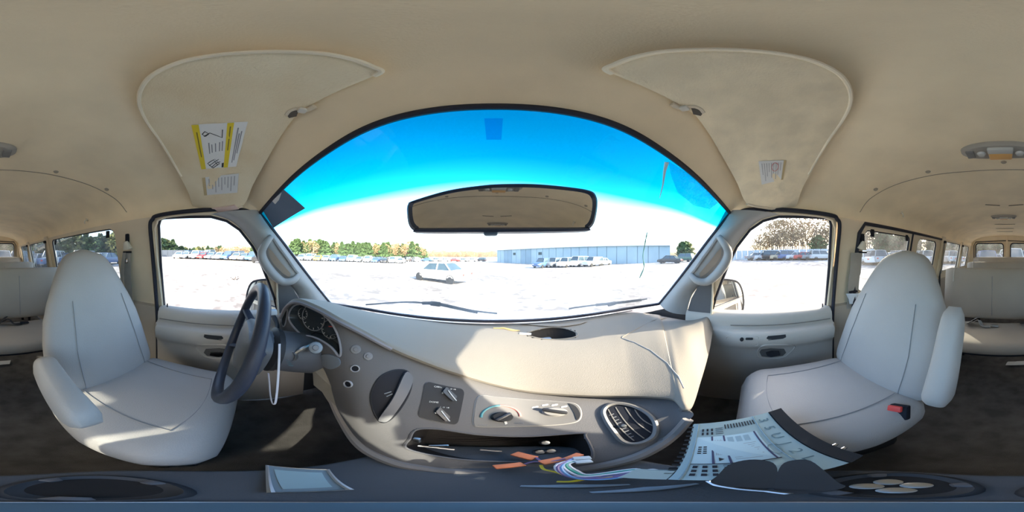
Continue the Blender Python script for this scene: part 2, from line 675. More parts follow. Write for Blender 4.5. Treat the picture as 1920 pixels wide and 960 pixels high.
# rear wall with two door windows
mb = MB()
YR = -3.42
arc = [arch(YR, i, NC, z1=.43) for i in range(NC)]
outer = [Vector((-.86, YR, -.3)), Vector((-.86, YR, FLOOR)), Vector((.86, YR, FLOOR)), Vector((.86, YR, -.3))] + [p for p in reversed(arc)]
RW = [rrect(.075, -.22, .66, .265, .06), rrect(-.66, -.22, -.075, .265, .06)]
mb.poly([outer] + [[Vector((x, YR, z)) for x, z in l] for l in RW])
rear = struct(mb.build('wall_rear', M_PILLAR, smooth=False))
for l in RW:
    m2 = MB(); m2.poly([[Vector((x, YR - .02, z)) for x, z in offset2(l, .004)]])
    g = struct(m2.build('window_%d' % wn, M_GL_REAR, smooth=False)); wn += 1
    m2 = MB(); m2.tube([Vector((x, YR + .004, z)) for x, z in l], .012, 6, True); m2.build('window_gasket', M_GASKET, g)
m2 = MB(); m2.rbox((0, YR + .02, -.2), (.035, .03, 1.2), .008); m2.build('door_edge_trim', M_PILLAR, rear)
for sx_ in (-1, 1):
    m2 = MB(); m2.tube([(sx_ * .70, YR + .012, -.4), (sx_ * .70, YR + .012, .22), (sx_ * .66, YR + .012, .30), (0, YR + .012, .32)], .008, 6); m2.build('door_seal', M_GASKET, rear)

# right side cargo door outline (dark seals)
mb = MB()
zt = .200
for path in ([(-.60, -.9), (-.60, -.1), (-.605, .14), (-.64, zt), (-1.2, zt), (-1.82, zt), (-1.86, .14), (-1.87, -.1), (-1.87, -.9)],):
    mb.tube([wallpt(y, z, 1, .004 if z > -.3 else .03) for y, z in path], .013, 6)
d3 = struct(mb.build('door_3', M_GASKET))
mb = MB(); mb.tube([wallpt(-1.175, z, 1, .004 if z > -.3 else .03) for z in (-.9, -.3, .0, zt)], .008, 6); mb.build('door_seal', M_GASKET, d3)

# ---- front doors
for side, dn in ((-1, 'door_1'), (1, 'door_2')):
    who = doorside[side]
    mb = MB()
    out = offset2(FRONTGLASS, .045)
    out = [(max(-.455, y), min(z, .225)) for y, z in out]
    mb.poly([[wallpt(y, z, side) for y, z in out], [wallpt(y, z, side) for y, z in FRONTGLASS]])
    mb.grid([[wallpt(y, z, side) for y, z in FRONTGLASS], [wallpt(y, z, side, -.03) for y, z in FRONTGLASS]], True)
    door = struct(mb.build(dn, M_PILLAR, smooth=False))
    m2 = MB(); m2.poly([[wallpt(y, z, side, -.02) for y, z in offset2(FRONTGLASS, .003)]])
    g = struct(m2.build('window_%d' % wn, M_GL_SIDE, smooth=False)); wn += 1
    m2 = MB(); m2.tube([wallpt(y, z, side, -.008) for y, z in FRONTGLASS], .0095, 6, True); m2.build('window_gasket', M_GASKET, g)
    # outer seal of the door opening
    m2 = MB()
    seal = [(-.452, -.95), (-.452, -.5), (-.458, -.3), (-.462, .0), (-.460, .16), (-.44, .20), (-.40, .217), (-.2, .222), (.0, .218), (.06, .205)]
    m2.tube(spline([wallpt(y, z, side, .012 if z > -.3 else .03) for y, z in seal], 60), .011, 7)
    m2.build('door_seal', M_GASKET, door)
    m2 = MB()
    seal2 = [(-.432, -.3), (-.437, .0), (-.434, .15), (-.41, .192), (-.36, .204), (-.1, .207)]
    m2.tube([wallpt(y, z, side, .010) for y, z in seal2], .006, 6)
    m2.build('door_frame_edge', M_PILLAR, door)
    # moulded panel
    prof = [(-.298, .862), (-.300, .835), (-.308, .815), (-.325, .803), (-.35, .80), (-.372, .80), (-.382, .785), (-.386, .762), (-.397, .748), (-.42, .742), (-.465, .75), (-.49, .775), (-.515, .79), (-.60, .795), (-.75, .80), (FLOOR, .82)]
    ys = [-.445, -.435, -.42, -.38, -.3, -.2, -.1, .0, .08, .16, .24, .34]
    rows = []
    for z, x in prof:
        row = []
        for y in ys:
            e = interp([(-.445, .0), (-.435, .6), (-.42, 1), (.06, 1), (.14, .35), (.3, .1)], y)
            xx = x if x > .80 else lerp(.80, x, e)
            if y <= -.44: xx = max(xx, .845)
            row.append(Vector((side * xx, y, z)))
        rows.append(row)
    m2 = MB(); m2.grid(rows)
    pb = bvh_of(m2)
    panel = m2.build('door_panel', M_DOOR, door)
    mir = (lambda p: (1856 - p[0], p[1])) if side < 0 else (lambda p: p)

    def dslab(pts, th, name, m, parent, lift=0.0, ring=False, r=.002):
        P = []; Nn = []
        for q in pts:
            h, nn = hit(pb, *mir(q))
            if h is None: return None
            P.append(h + nn * lift); Nn.append(nn)
        m3 = MB()
        avg = sum(Nn, Vector()).normalized()
        if ring: m3.tube(P, r, 6, True)
        else: m3.slab([p - avg * .002 for p in P], avg, th + .002)
        return m3.build(name, m, parent)
    # pull slot in the arm rest ledge, handle cup with lever, switches, seams
    dslab([(1437, 634), (1440, 630), (1473, 627), (1474, 632), (1468, 635), (1441, 638)], .001, 'pull_slot', M_DARK, door)
    cup = dslab([(1424, 660), (1428, 655), (1445, 653), (1470, 654), (1474, 661), (1468, 667), (1445, 670), (1428, 668)], .001, 'handle_cup', mat('door_recess', (.10, .095, .09), .6), door)
    dslab([(1436, 660), (1446, 657), (1460, 657), (1462, 664), (1446, 667), (1438, 665)], .012, 'door_handle', M_DARK if side > 0 else M_CHROME, door)
    dslab(closed2d([(1420, 662), (1430, 648), (1460, 646), (1490, 648), (1480, 662), (1465, 671), (1430, 672)], 24), 0, 'cup_rim', M_DOOR, door, ring=True, r=.004)
    if side > 0:
        dslab(ell(1391, 636, 3.5, 3.5, n=12), .006, 'mirror_knob', M_DARK, door)
        dslab(rrect(1398, 633, 1412, 637, 1.8), .006, 'switch', M_DARK, door)
    dslab(rrect(1362, 631, 1422, 648, 3), 0, 'switch_plate_edge', M_DOOR, door, ring=True, r=.0018)
    m2 = MB(); m2.tube([Vector((side * (.80 - .006), y, -.362)) for y in (-.42, -.2, 0, .1)], .003, 6); m2.build('panel_seam', mat('door_seam', (.2, .18, .16), .7), door)
    lk = wallpt(-.39, -.296, side, .03)
    m2 = MB(); m2.lathe([(.0, .022), (.004, .02), (.004, 0)], lk, (0, 0, 1), 10); m2.build('lock_pin', M_BLACK, door)
    # mirror sail panel
    sp = [(523, 600), (520, 556), (520, 520), (531, 526), (548, 538), (560, 560), (566, 580), (560, 605)]
    P = [PX(a, b, -.815) for a, b in sp]
    if side > 0: P = [Vector((-p.x, p.y, p.z)) for p in P]
    m2 = MB(); m2.slab(P, Vector((side, 0, 0)), .02); m2.build('mirror_sail', mat('sail_plastic', (.10, .10, .105), .6), door, smooth=False)
    P = [PX(a, b, -.812) for a, b in ((523, 600), (520, 556), (519, 518))]
    if side > 0: P = [Vector((-p.x, p.y, p.z)) for p in P]
    m2 = MB(); m2.tube(P, .005, 6); m2.build('division_bar', M_PILLAR, door)

# ---- windshield pillars with moulded grab handles
for side, tn in ((-1, 'trim_1'), (1, 'trim_2')):
    c1 = [PX(a, b, x) for a, b, x in ((395, 401, -.757), (430, 412, -.765), (455, 432, -.775), (478, 462, -.79), (500, 497, -.805), (528, 525, -.815), (548, 538, -.82), (562, 560, -.82), (570, 590, -.82))]
    top, bot = Vector((-.74, .095, .2)), Vector((-.812, .512, -.29))
    c2 = [top.lerp(bot, k / 8) for k in range(9)]
    c2[0] = Vector((-.735, .10, .215))
    c1 = spline(c1, 33); c2 = spline(c2, 33)
    rows = []
    for k in range(9):
        s_ = k / 8
        rows.append([a.lerp(b, s_) + Vector((.035, 0, -.005)) * math.sin(PI * s_) for a, b in zip(c1, c2)])
    rows.insert(0, [p + Vector((-.03, 0, 0)) for p in rows[0]])
    rows.append([p + Vector((-.02, .02, 0)) for p in rows[-1]])
    if side > 0: rows = [[Vector((-p.x, p.y, p.z)) for p in r] for r in rows]
    mb = MB(); mb.grid(rows)
    p_bvh = bvh_of(mb)
    tr_ = struct(mb.build(tn, M_APIL))
    mir = (lambda p: (1856 - p[0], p[1])) if side > 0 else (lambda p: p)

    def pp(q, off):
        h, nn = hit(p_bvh, *mir(q))
        if h is None:
            p = PX(q[0], q[1], -.79); p = Vector((-side * p.x if side > 0 else p.x, p.y, p.z)); return p * (1 - off / p.length)
        return h + nn * off
    gh = thing('grab_handle', 'moulded grey grab handle on the windshield pillar %s' % ('behind the steering wheel' if side < 0 else 'above the passenger door mirror'), 'handle', pp((545, 528), 0), 'grab handles on the windshield pillars')
    m2 = MB()
    # outer bow of the handle
    path = [pp(q, o) for q, o in (((508, 444), .004), ((499, 455), .018), ((496, 466), .028), ((499, 480), .034), ((509, 496), .036), ((522, 510), .036), ((536, 520), .032), ((550, 522), .02), ((560, 514), .006))]
    path = spline(path, 28)
    m2.tube(path, [.013 + .010 * math.sin(PI * k / 27) for k in range(28)], 10)
    m2.build('handle_bow', M_APIL, gh)
    m2 = MB()
    path = [pp(q, o) for q, o in (((512, 446), .002), ((522, 462), .006), ((538, 484), .008), ((552, 504), .006), ((560, 512), .003))]
    m2.tube(spline(path, 16), .011, 8); m2.build('mounting_rail', M_APIL, gh)
    m2 = MB()
    P = [pp(q, .004) for q in ((503, 464), (510, 470), (527, 492), (545, 512), (543, 519), (531, 512), (515, 496), (505, 480))]
    av = (-P[0]).normalized()
    m2.slab(P, av, .002); m2.build('finger_recess', mat('recess_warm_bounce', (.42, .34, .27), .7), gh)  # warm bounce from the sunlit dash is put into the recess colour

# cowl and hood outside the glass
mb = MB()
rows = []
for k in range(9):
    s_ = k / 8
    rows.append([Vector((p.x * (1 + .1 * s_), p.y + .03 + .75 * s_, p.z - .022 - .10 * s_ - .12 * s_ * s_ - .06 * (p.x / .8) ** 2)) for p in wb])
mb.grid(rows)
struct(mb.build('hood', M_VANWHITE))
mb = MB(); mb.poly([[Vector((-.86, .9, -.46)), Vector((.86, .9, -.46)), Vector((.86, .9, FLOOR)), Vector((-.86, .9, FLOOR))]])
struct(mb.build('wall_front', M_DARK, smooth=False))
for side, nm in ((-1, 'wall_left_front'), (1, 'wall_right_front')):
    mb = MB(); mb.poly([[Vector((side * .85, .93, -.50)), Vector((side * .85, .93, FLOOR)), Vector((side * .85, .30, FLOOR)), Vector((side * .85, .30, -.32)), Vector((side * .85, .50, -.33))]])
    struct(mb.build(nm, M_DARK, smooth=False))

# ================================================================== DASHBOARD
DCOL = [  # photo column, lip row, lip distance, rim row, rim distance, windshield-base column
    (528, 590, .60, 690, .62, 545), (540, 568, .57, 692, .59, 565), (560, 560, .52, 696, .55, 590), (600, 575, .47, 706, .49, 625), (640, 597, .44, 785, .35, 655),
    (680, 618, .435, 838, .245, 698), (740, 650, .43, 868, .186, 755), (800, 675, .43, 880, .163, 805), (850, 693, .43, 885, .153, 850),
    (928, 716, .42, 888, .148, 928), (1000, 730, .41, 887, .15, 995), (1100, 737, .40, 879, .163, 1085), (1180, 738, .402, 862, .195, 1155),
    (1230, 740, .395, 840, .237, 1200), (1265, 745, .383, 815, .28, 1225), (1290, 763, .347, 788, .31, 1248)]
DEXT = [(1312, 706, .485, 1266), (1328, 652, .67, 1290), (1335, 612, .82, 1318)]
wbf = spline(WBASE, 300)


def basept(px):
    a = R((px - CX) / PPD)
    if -57.5 < math.degrees(a) < 57.5:
        p = min(wbf, key=lambda q: abs(math.atan2(q.x, q.y) - a)).copy()
        return p + Vector((0, -.004, -.004))
    s_ = -1 if a < 0 else 1
    return Vector((s_ * .825, .825 / math.tan(abs(a)), -.30))


ND = 181
cc = [Vector((a, b, c)) for a, b, c, d, e, f in DCOL]
rr_ = [Vector((a, d, e)) for a, b, c, d, e, f in DCOL]
lip_q = spline(cc + [Vector((a, b, c)) for a, b, c, d in DEXT], ND)
bas_q = spline([Vector((f, 0, 0)) for a, b, c, d, e, f in DCOL] + [Vector((d, 0, 0)) for a, b, c, d in DEXT], ND)
LIP = [PR(*q) for q in lip_q]
BAS = [basept(q.x) for q in bas_q]
for q, p in zip(bas_q, BAS):
    p.z -= .065 * min(1, max(0, (q.x - 1150) / 90)) ** 1.5 + .008
# pad
NT = 31
rows = []
for j in range(NT):
    s_ = j / (NT - 1)
    rows.append([b.lerp(l, s_) + Vector((0, 0, (.022 + .03 * min(1, max(0, (q.x - 1190) / 100))) * math.sin(PI * s_))) for b, l, q in zip(BAS, LIP, lip_q)])
pad_rows_top = rows[:]
# rolled edge
edge = []
for k, l in enumerate(LIP):
    a = LIP[max(k - 1, 0)]; b = LIP[min(k + 1, ND - 1)]
    t = (b - a).normalized()
    out = Vector((0, 0, 1)).cross(t).normalized()
    if out.dot(l) > 0: out = -out
    edge.append(out)
rows.append([l + o * .006 + Vector((0, 0, -.006)) for l, o in zip(LIP, edge)])
rows.append([l + o * .005 + Vector((0, 0, -.016)) for l, o in zip(LIP, edge)])
rows.append([l - o * .012 + Vector((0, 0, -.020)) for l, o in zip(LIP, edge)])
OPEN_TOP = closed2d([(986, 627), (1000, 620), (1030, 614), (1060, 616), (1082, 625), (1078, 632), (1050, 636), (1015, 635)], 40)
padm = MB(); padm.grid(rows)
PAD_BVH = bvh_of(padm)


def cut(m, polys):
    keepf, keepm = [], []
    for f, k in zip(m.f, m.mi):
        c = sum((m.v[i] for i in f), Vector()) / len(f)
        x, y = topx(c)
        if any(inpoly(x, y, P) for P in polys): continue
        keepf.append(f); keepm.append(k)
    m.f, m.mi = keepf, keepm


cut(padm, [OPEN_TOP])
dash = thing('dashboard', 'wide tan and grey van dashboard with its radio opening empty', 'dashboard', (0, .45, -.6))
pad = padm.build('top_pad', M_DASHTOP, dash)
# face
NF = 161
ft_q = spline(cc, NF); rm_q = spline(rr_, NF)
FT = [PR(q.x, q.y + 4, q.z + .012) for q in ft_q]
RM = [PR(*q) for q in rm_q]
rows = []
NFR = 61
for j in range(NFR):
    s_ = j / (NFR - 1)
    rows.append([a.lerp(b, s_) + Vector((0, -.012, .008)) * math.sin(PI * s_) for a, b in zip(FT, RM)])
facem = MB(); facem.grid(rows)
F_BVH = bvh_of(facem)
SLOT = [(780, 806), (820, 804), (900, 815), (990, 818), (1090, 812), (1098, 818), (1112, 852), (1090, 864), (960, 866), (850, 860), (764, 842), (768, 822)]
SLOT = closed2d(SLOT, 72)
LENSO = closed2d([(541, 594), (547, 577), (562, 570), (588, 578), (615, 598), (632, 625), (639, 655), (636, 668), (622, 652), (600, 637), (580, 630), (566, 628), (548, 610)], 60)
cut(facem, [SLOT, LENSO])
face = facem.build('face_panel', M_DASH, dash)
# passenger side underside of the pad and lower rim roll
mb = MB()
ext = LIP[-36:]
mb.grid([[p + Vector((0, .004, -.018)) for p in ext], [p + Vector((0, .05, -.12)) for p in ext], [p + Vector((0, .16, -.22)) for p in ext], [p + Vector((0, .22, -.40)) for p in ext]])
mb.build('glovebox_panel', M_DASH, dash)
mb = MB(); mb.tube([p + Vector((0, 0, .004)) for p in RM[34:]], .012, 8); mb.build('lower_rim', mat('rim_taupe', (.20, .185, .18), .5), dash)
mb = MB()
lo = RM[:60]
mb.grid([lo, [Vector((p.x * .98, p.y + .10, p.z - .03)) for p in lo], [Vector((p.x, p.y + .3, p.z - .2)) for p in lo]])
mb.build('lower_panel', M_DASH, dash)


def DH(q, bv=None):
    r_ = hit(bv or F_BVH, q[0], q[1])
    k = 0
    while r_[0] is None and bv is not None and k < 20:
        k += 1; r_ = hit(bv, q[0], q[1] + 2 * k)
    return r_


def dpoly(pts, th, name, m, parent, bv=None, lift=0.0, smooth=False):
    """raised plate that follows the dashboard surface"""
    c = (sum(q[0] for q in pts) / len(pts), sum(q[1] for q in pts) / len(pts))
    big = max(abs(q[0] - c[0]) for q in pts) > 14
    rows = []
    for k in ((1.0, .8, .6, .4, .2, .02) if big else (1.0, .5, .02)):
        r_ = []
        for q in pts:
            h, nn = DH((c[0] + (q[0] - c[0]) * k, c[1] + (q[1] - c[1]) * k), bv)
            if h is None: h, nn = r_[-1] if r_ else DH(c, bv)
            r_.append((h, nn))
        rows.append(r_)
    m3 = MB()
    G = [[h + nn * (lift - .004) for h, nn in rows[0]]] + [[h + nn * (lift + th) for h, nn in r_] for r_ in rows]
    m3.grid(G, True)
    o = len(m3.v) - len(pts); m3.f.append([o + k for k in range(len(pts))]); m3.mi.append(0)
    return m3.build(name, m, parent, smooth=True, ang=40)


def dring(pts, r, name, m, parent, bv=None, lift=0.0, closed=True):
    P = []
    for q in pts:
        h, nn = DH(q, bv)
        if h is not None: P.append(h + nn * lift)
    m3 = MB(); m3.tube(P, r, 6, closed)
    return m3.build(name, m, parent)


def pocket(pts, depth, name, m, parent, bv=None, dirv=None):
    P, Nn = [], []
    for q in pts:
        h, nn = DH(q, bv)
        if h is None: continue
        P.append(h); Nn.append(nn)
    av = dirv or sum(Nn, Vector()).normalized()
    c = sum(P, Vector()) / len(P)
    back = [c + (p - c) * .9 - av * depth for p in P]
    m3 = MB(); m3.grid([[p + (p - c).normalized() * .006 for p in P], back], True)
    o = len(m3.v); m3.v += back
    for t in tessellate_polygon([back]):
        m3.f.append([o + i for i in t]); m3.mi.append(0)
    return m3.build(name, m, parent, smooth=False), av, c


def FRM(px, py, bv=None, roll=0):
    h, nn = DH((px, py), bv)
    a, _ = DH((px + 2, py), bv); b, _ = DH((px - 2, py), bv)
    u = (a - b); u = (u - nn * u.dot(nn)).normalized()
    v = nn.cross(u)
    Mx = Matrix((u, v, nn)).transposed().to_4x4(); Mx.translation = h
    return Mx @ Matrix.Rotation(R(roll), 4, 'Z')


M_POCKET = mat('pocket_black', (.03, .028, .028), .8, .2, spec=.1)
# centre radio opening
slot, av, c0 = pocket(SLOT, .10, 'radio_opening', M_POCKET, dash)
dring(SLOT, .0032, 'opening_edge', M_DASH, slot)
for pts in (((778, 838), (815, 842), (850, 846)), ((902, 846), (945, 849))):
    m3 = MB(); m3.tube([DH(q)[0] - av * .025 for q in pts], .003, 5); m3.build('bracket', M_STEEL, slot)
m3 = MB(); m3.rbox(DH((820, 838))[0] - av * .02, (.03, .006, .012), .002, rot=Matrix.Rotation(.4, 3, 'Z')); m3.build('metal_clip', M_CHROME, slot)
m3 = MB(); m3.rbox(DH((780, 826))[0] - av * .008, (.012, .008, .03), .002); m3.build('bracket', M_STEEL, slot)
for q in ((1032, 832), (1022, 850), (1044, 848)):
    m3 = MB(); m3.lathe([(0, .006), (.007, .005), (.009, 0), (.009, -.006)], DH(q)[0] - av * .03, av, 12); m3.build('screw', M_STEEL, slot)
# opening in the pad by the windshield
po, av2, c2_ = pocket(OPEN_TOP, .06, 'pad_opening', M_POCKET, dash, PAD_BVH, Vector((0, .25, .97)).normalized())
dring(OPEN_TOP, .003, 'opening_edge', M_DASHTOP, po, PAD_BVH)
m3 = MB(); m3.rbox(DH((1022, 628), PAD_BVH)[0] - av2 * .03, (.05, .03, .03), .006); m3.build('duct', M_STEEL, po)
m3 = MB(); m3.rbox(DH((985, 627), PAD_BVH)[0] + av2 * .003, (.05, .012, .006), .002, rot=Matrix.Rotation(-.3, 3, 'Z')); m3.build('torn_edge', M_WHITE, po)
m3 = MB(); m3.tube([DH(q, PAD_BVH)[0] + av2 * .003 for q in ((925, 616), (945, 616), (962, 620), (975, 621))], [.003, .006, .007, .002], 6, flat=.5); m3.build('exposed_foam', M_FOAM, po)
m3 = MB(); m3.tube([DH(q, PAD_BVH)[0] + av2 * .004 for q in ((975, 606), (1010, 610), (1050, 612), (1085, 608), (1100, 604))], [.006, .012, .014, .01, .004], 8, flat=.35); m3.build('lifted_strip', M_DASHTOP, po)
# speaker and defroster line
m3 = MB(); m3.tube([p + Vector((0, -.03, -.006)) for p in wb[8:-8]], .0035, 6, flat=.5); m3.build('defroster_slot', M_DARK, dash)
# air bag cover seam
m3 = MB(); m3.tube([DH(q, PAD_BVH)[0] for q in ((1250, 590), (1225, 601), (1195, 616), (1168, 631), (1166, 634))], .0035, 6); m3.build('airbag_seam', M_WHITE if False else M_DASHTOP, dash)
m3 = MB(); m3.tube([DH(q, PAD_BVH)[0] for q in ((1166, 634), (1190, 642), (1220, 657), (1250, 680), (1272, 706), (1282, 728))], .0022, 6); m3.build('airbag_seam', M_SEAM, dash)

# instrument cluster
cl, avc, cc0 = pocket(LENSO, .035, 'instrument_cluster', M_CLUSTER, dash)
dring(LENSO, .0035, 'cluster_bezel', mat('bezel_grey', (.30, .30, .33), .4), cl)
for q, q2 in (((607, 615), (619, 616)), ((622, 626), (636, 627))):
    m3 = MB(); m3.tube([DH(q)[0] - avc * .025, DH(q2)[0] - avc * .025], .0018, 5); m3.build('needle', M_RED, cl)
for q, r_ in (((575, 598), .045), ((608, 622), .03), ((618, 645), .022), ((556, 590), .02)):
    h = DH(q)[0] - avc * .030
    m3 = MB(); m3.lathe([(r_, .0), (r_ * 1.04, .003), (r_ * 1.08, 0)], h, avc, 24); m3.build('gauge_ring', M_GREYINK, cl)
    m3 = MB()
    u = avc.orthogonal().normalized(); v = avc.cross(u)
    for k in range(9):
        a = R(-30 + 30 * k)
        d_ = u * math.cos(a) + v * math.sin(a)
        m3.tube([h + d_ * r_ * .8 + avc * .001, h + d_ * r_ * .95 + avc * .001], .0009, 4)
    m3.build('gauge_marks', M_WHITE, cl)
lv = closed2d([(529, 604), (531, 586), (536, 575), (539, 583), (536, 603), (532, 612)], 24)
dpoly(lv, .002, 'side_vent', M_DARK, dash); dring(lv, .003, 'vent_bezel', mat('bezel_grey', (.3, .3, .33), .4), dash)
m3 = MB(); m3.tube([l + o * .006 + Vector((0, 0, -.012)) for l, o in zip(LIP[:60], edge[:60])], .006, 7); m3.build('hood_piping', mat('hood_piping', (.22, .2, .21), .5), dash)
# blank tray right of the column
dpoly(closed2d([(600, 668), (618, 664), (636, 672), (638, 684), (622, 692), (606, 684)], 24), .004, 'blank_cover', mat('blue_grey_plastic', (.20, .23, .27), .5), dash)

# round knobs and sockets
for q, r_, kind in (((667, 655), .0135, 0), ((690, 668), .012, 0), ((666, 691), .011, 1), ((653, 720), .0115, 1)):
    h, nn = DH(q)
    if kind == 0:
        m3 = MB(); m3.lathe([(0, .006), (r_ * .45, .0055), (r_ * .5, .003), (r_ * .8, .003), (r_, .002), (r_ * 1.05, -.003)], h, nn, 22); m3.build('round_button', mat('button_grey', (.19, .19, .20), .45), dash)
    else:
        m3 = MB(); m3.lathe([(r_ * .75, -.002), (r_ * .8, .004), (r_, .004), (r_ * 1.08, -.003)], h, nn, 22); s0 = m3.build('power_socket', mat('socket_ring', (.40, .40, .42), .35), dash)
        m3 = MB(); m3.lathe([(0, .0005), (r_ * .78, .0005)], h, nn, 22); m3.build('socket_core', M_BLACK, s0)
# left black air vent with its flap turned
vo = closed2d([(698, 762), (697, 735), (712, 708), (738, 695), (762, 696), (771, 712), (766, 738), (748, 768), (728, 788), (712, 789)], 48)
vt = dpoly(vo, .003, 'air_vent', M_BLACK, dash)
dring(vo, .0035, 'vent_bezel', M_DARK, vt)
dpoly(closed2d([(718, 788), (712, 782), (735, 745), (756, 700), (768, 704), (770, 716), (760, 740), (740, 772), (728, 787)], 36), .014, 'vent_flap', mat('flap_grey', (.12, .12, .13), .45), vt)
m3 = MB()
for a, b in (((720, 738), (733, 734)), ((724, 743), (735, 738))):
    m3.tube([DH(a)[0] + DH(a)[1] * .004, DH(b)[0] + DH(b)[1] * .004], .0015, 5)
m3.build('vent_tab', M_GREYINK, vt)
# switch panel
sp_ = rot2(rrect(789, 722, 865, 790, 9), 12, (827, 756))
spn = dpoly(sp_, .003, 'switch_panel', M_DARK, dash)
dring(sp_, .002, 'panel_edge', M_DASH, spn)
for (x, y) in ((842, 741), (829, 778)):
    rk = dpoly(rot2(rrect(x - 6, y - 16, x + 6, y + 12, 3), -48, (x, y)), .012, 'rocker_switch', mat('rocker', (.06, .062, .07), .35), spn)
    P = [(x - 10, y - 6), (x - 1, y + 12)]
    dring([(x - 6, y - 8), (x + 2, y + 2), (x + 10, y + 11)], .0013, 'switch_line', M_WHITE, rk, lift=.014, closed=False)
    h, nn = DH((x - 13, y - 4))
    m3 = MB(); m3.lathe([(0, .006), (.0025, .006), (.003, .003)], h, nn, 10); m3.build('indicator', M_WHITE, rk)
for txt, sz, qx, qy in (('CARGO', .0075, 822, 726), ('DOME', .0075, 812, 754), ('1  O  HI', .006, 846, 730), ('1  O  HI', .006, 832, 764)):
    m3 = MB(); text_mb(m3, txt, sz, FRM(qx, qy, roll=-8) @ Matrix.Translation((0, 0, .0045))); m3.build('switch_lettering', M_PAPER, spn, smooth=False)
# climate panel
cp = closed2d([(897, 744), (930, 745), (990, 750), (1050, 754), (1078, 758), (1088, 770), (1086, 786), (1070, 793), (1030, 797), (970, 799), (905, 800), (889, 796), (889, 775)], 60)
cpn = dpoly(cp, .004, 'climate_panel', mat('climate_grey', (.16, .155, .15), .5), dash)
dring(cp, .003, 'panel_edge', mat('climate_edge', (.34, .33, .32), .4), cpn)
d1 = FRM(938, 779)


def pxr(pts): return [(a, b) for a, b in pts]


arcp = [(938 + 37 * math.cos(R(a)), 782 + 21 * math.sin(R(a))) for a in range(178, 363, 6)]
half = len(arcp) // 2
dring(arcp[:half + 1], .0032, 'cold_arc', M_TEAL, cpn, lift=.005, closed=False)
dring(arcp[half:], .0032, 'hot_arc', M_PINK, cpn, lift=.005, closed=False)
h, nn = DH((940, 782))
kb = MB(); kb.lathe([(0, .016), (.016, .015), (.019, .004), (.022, .003)], h, nn, 26, 1.25, .95, U=d1.col[0].xyz); kb = kb.build('temperature_knob', M_DARK, cpn)
m3 = MB(); m3.rbox(h + nn * .016, (.040, .009, .012), .003, rot=(FRM(940, 782, roll=40)).to_3x3()); m3.build('knob_grip', mat('rocker', (.06, .062, .07), .35), kb)
dpoly(rot2(rrect(944, 786, 949, 796, 1), -20, (946, 791)), .006, 'knob_pointer', M_PAPER, kb)
h, nn = DH((1040, 773))
kb = MB(); kb.lathe([(0, .014), (.015, .013), (.019, .004), (.023, .003)], h, nn, 26, 1.5, .9, U=FRM(1040, 773).col[0].xyz); kb = kb.build('mode_knob', mat('knob_grey', (.30, .29, .28), .4), cpn)
m3 = MB(); m3.rbox(h + nn * .016, (.055, .011, .014), .004, rot=(FRM(1040, 773, roll=-14)).to_3x3()); m3.build('knob_grip', M_DARK, kb)
for x, y in ((1003, 764), (1022, 760), (1040, 760), (1058, 763)):
    dpoly(rot2(rrect(x - 6, y - 1.2, x + 6, y + 1.2, 1), -10, (x, y)), .0052, 'mode_mark', M_WHITE, cpn)
for txt, qx, qy in (('COOL', 905, 797), ('WARM', 972, 794)):
    m3 = MB(); text_mb(m3, txt, .006, FRM(qx, qy) @ Matrix.Translation((0, 0, .005))); m3.build('panel_lettering', M_GREYINK, cpn, smooth=False)
dpoly(closed2d([(1066, 757), (1080, 763), (1088, 778), (1082, 788), (1077, 776), (1070, 764)], 24), .0055, 'dark_end', M_DARK, cpn)
# right air vent
vo = closed2d([(1131, 772), (1140, 761), (1160, 757), (1190, 763), (1217, 778), (1229, 796), (1226, 816), (1208, 828), (1185, 832), (1165, 826), (1148, 806), (1136, 788)], 60)
vt = dpoly(vo, .002, 'air_vent', M_BLACK, dash)
dring(vo, .0065, 'vent_bezel', mat('vent_bezel_grey', (.16, .155, .15), .4), vt, lift=.003)
for (x0, y0, x1, y1) in ((1140, 768, 1188, 826), (1154, 764, 1207, 822), (1172, 764, 1220, 811), (1190, 768, 1226, 799)):
    P = []
    for k in range(8):
        s_ = k / 7
        q = (lerp(x0, x1, s_) - 4 * math.sin(PI * s_), lerp(y0, y1, s_) + 3 * math.sin(PI * s_))
        h, nn = DH(q); P.append(h + nn * .003)
    m3 = MB(); m3.tube(P, .0016, 5, flat=.5); m3.build('vent_slat', mat('slat_grey', (.16, .15, .14), .5, spec=.2), vt)
m3 = MB()
for k in range(9):
    x, y = 1142 + 4.6 * k, 779 + 5.2 * k
    a, b = DH((x, y)), DH((x + 9, y - 3))
    m3.tube([a[0] + a[1] * .002, b[0] + b[1] * .002], .0012, 4)
m3.build('vent_cross_bars', M_GREYINK, vt)
h, nn = DH((1169, 799))
m3 = MB(); m3.lathe([(0, .016), (.005, .015), (.006, .004)], h, nn, 12); m3.build('vent_thumb_tab', M_STEEL, vt)
# plug at the right end of the rim
h, nn = DH((1247, 826))
if h is None: h, nn = PR(1247, 832, .255), Vector((-.5, -.4, .7)).normalized()
m3 = MB(); m3.lathe([(0, .007), (.009, .006), (.012, .002), (.013, -.004)], h, nn, 18); m3.build('round_plug', M_DASH, dash)
# tan knee panel under the column
P = [PR(*q) for q in ((586, 692, .46), (600, 686, .46), (612, 700, .44), (628, 730, .40), (646, 772, .36), (652, 796, .335), (634, 782, .37), (618, 757, .40), (604, 735, .43), (588, 722, .46))]
m3 = MB(); m3.slab(P, Vector((-.1, .9, .2)), .01); m3.build('knee_panel', M_DASHTOP, dash, smooth=False)

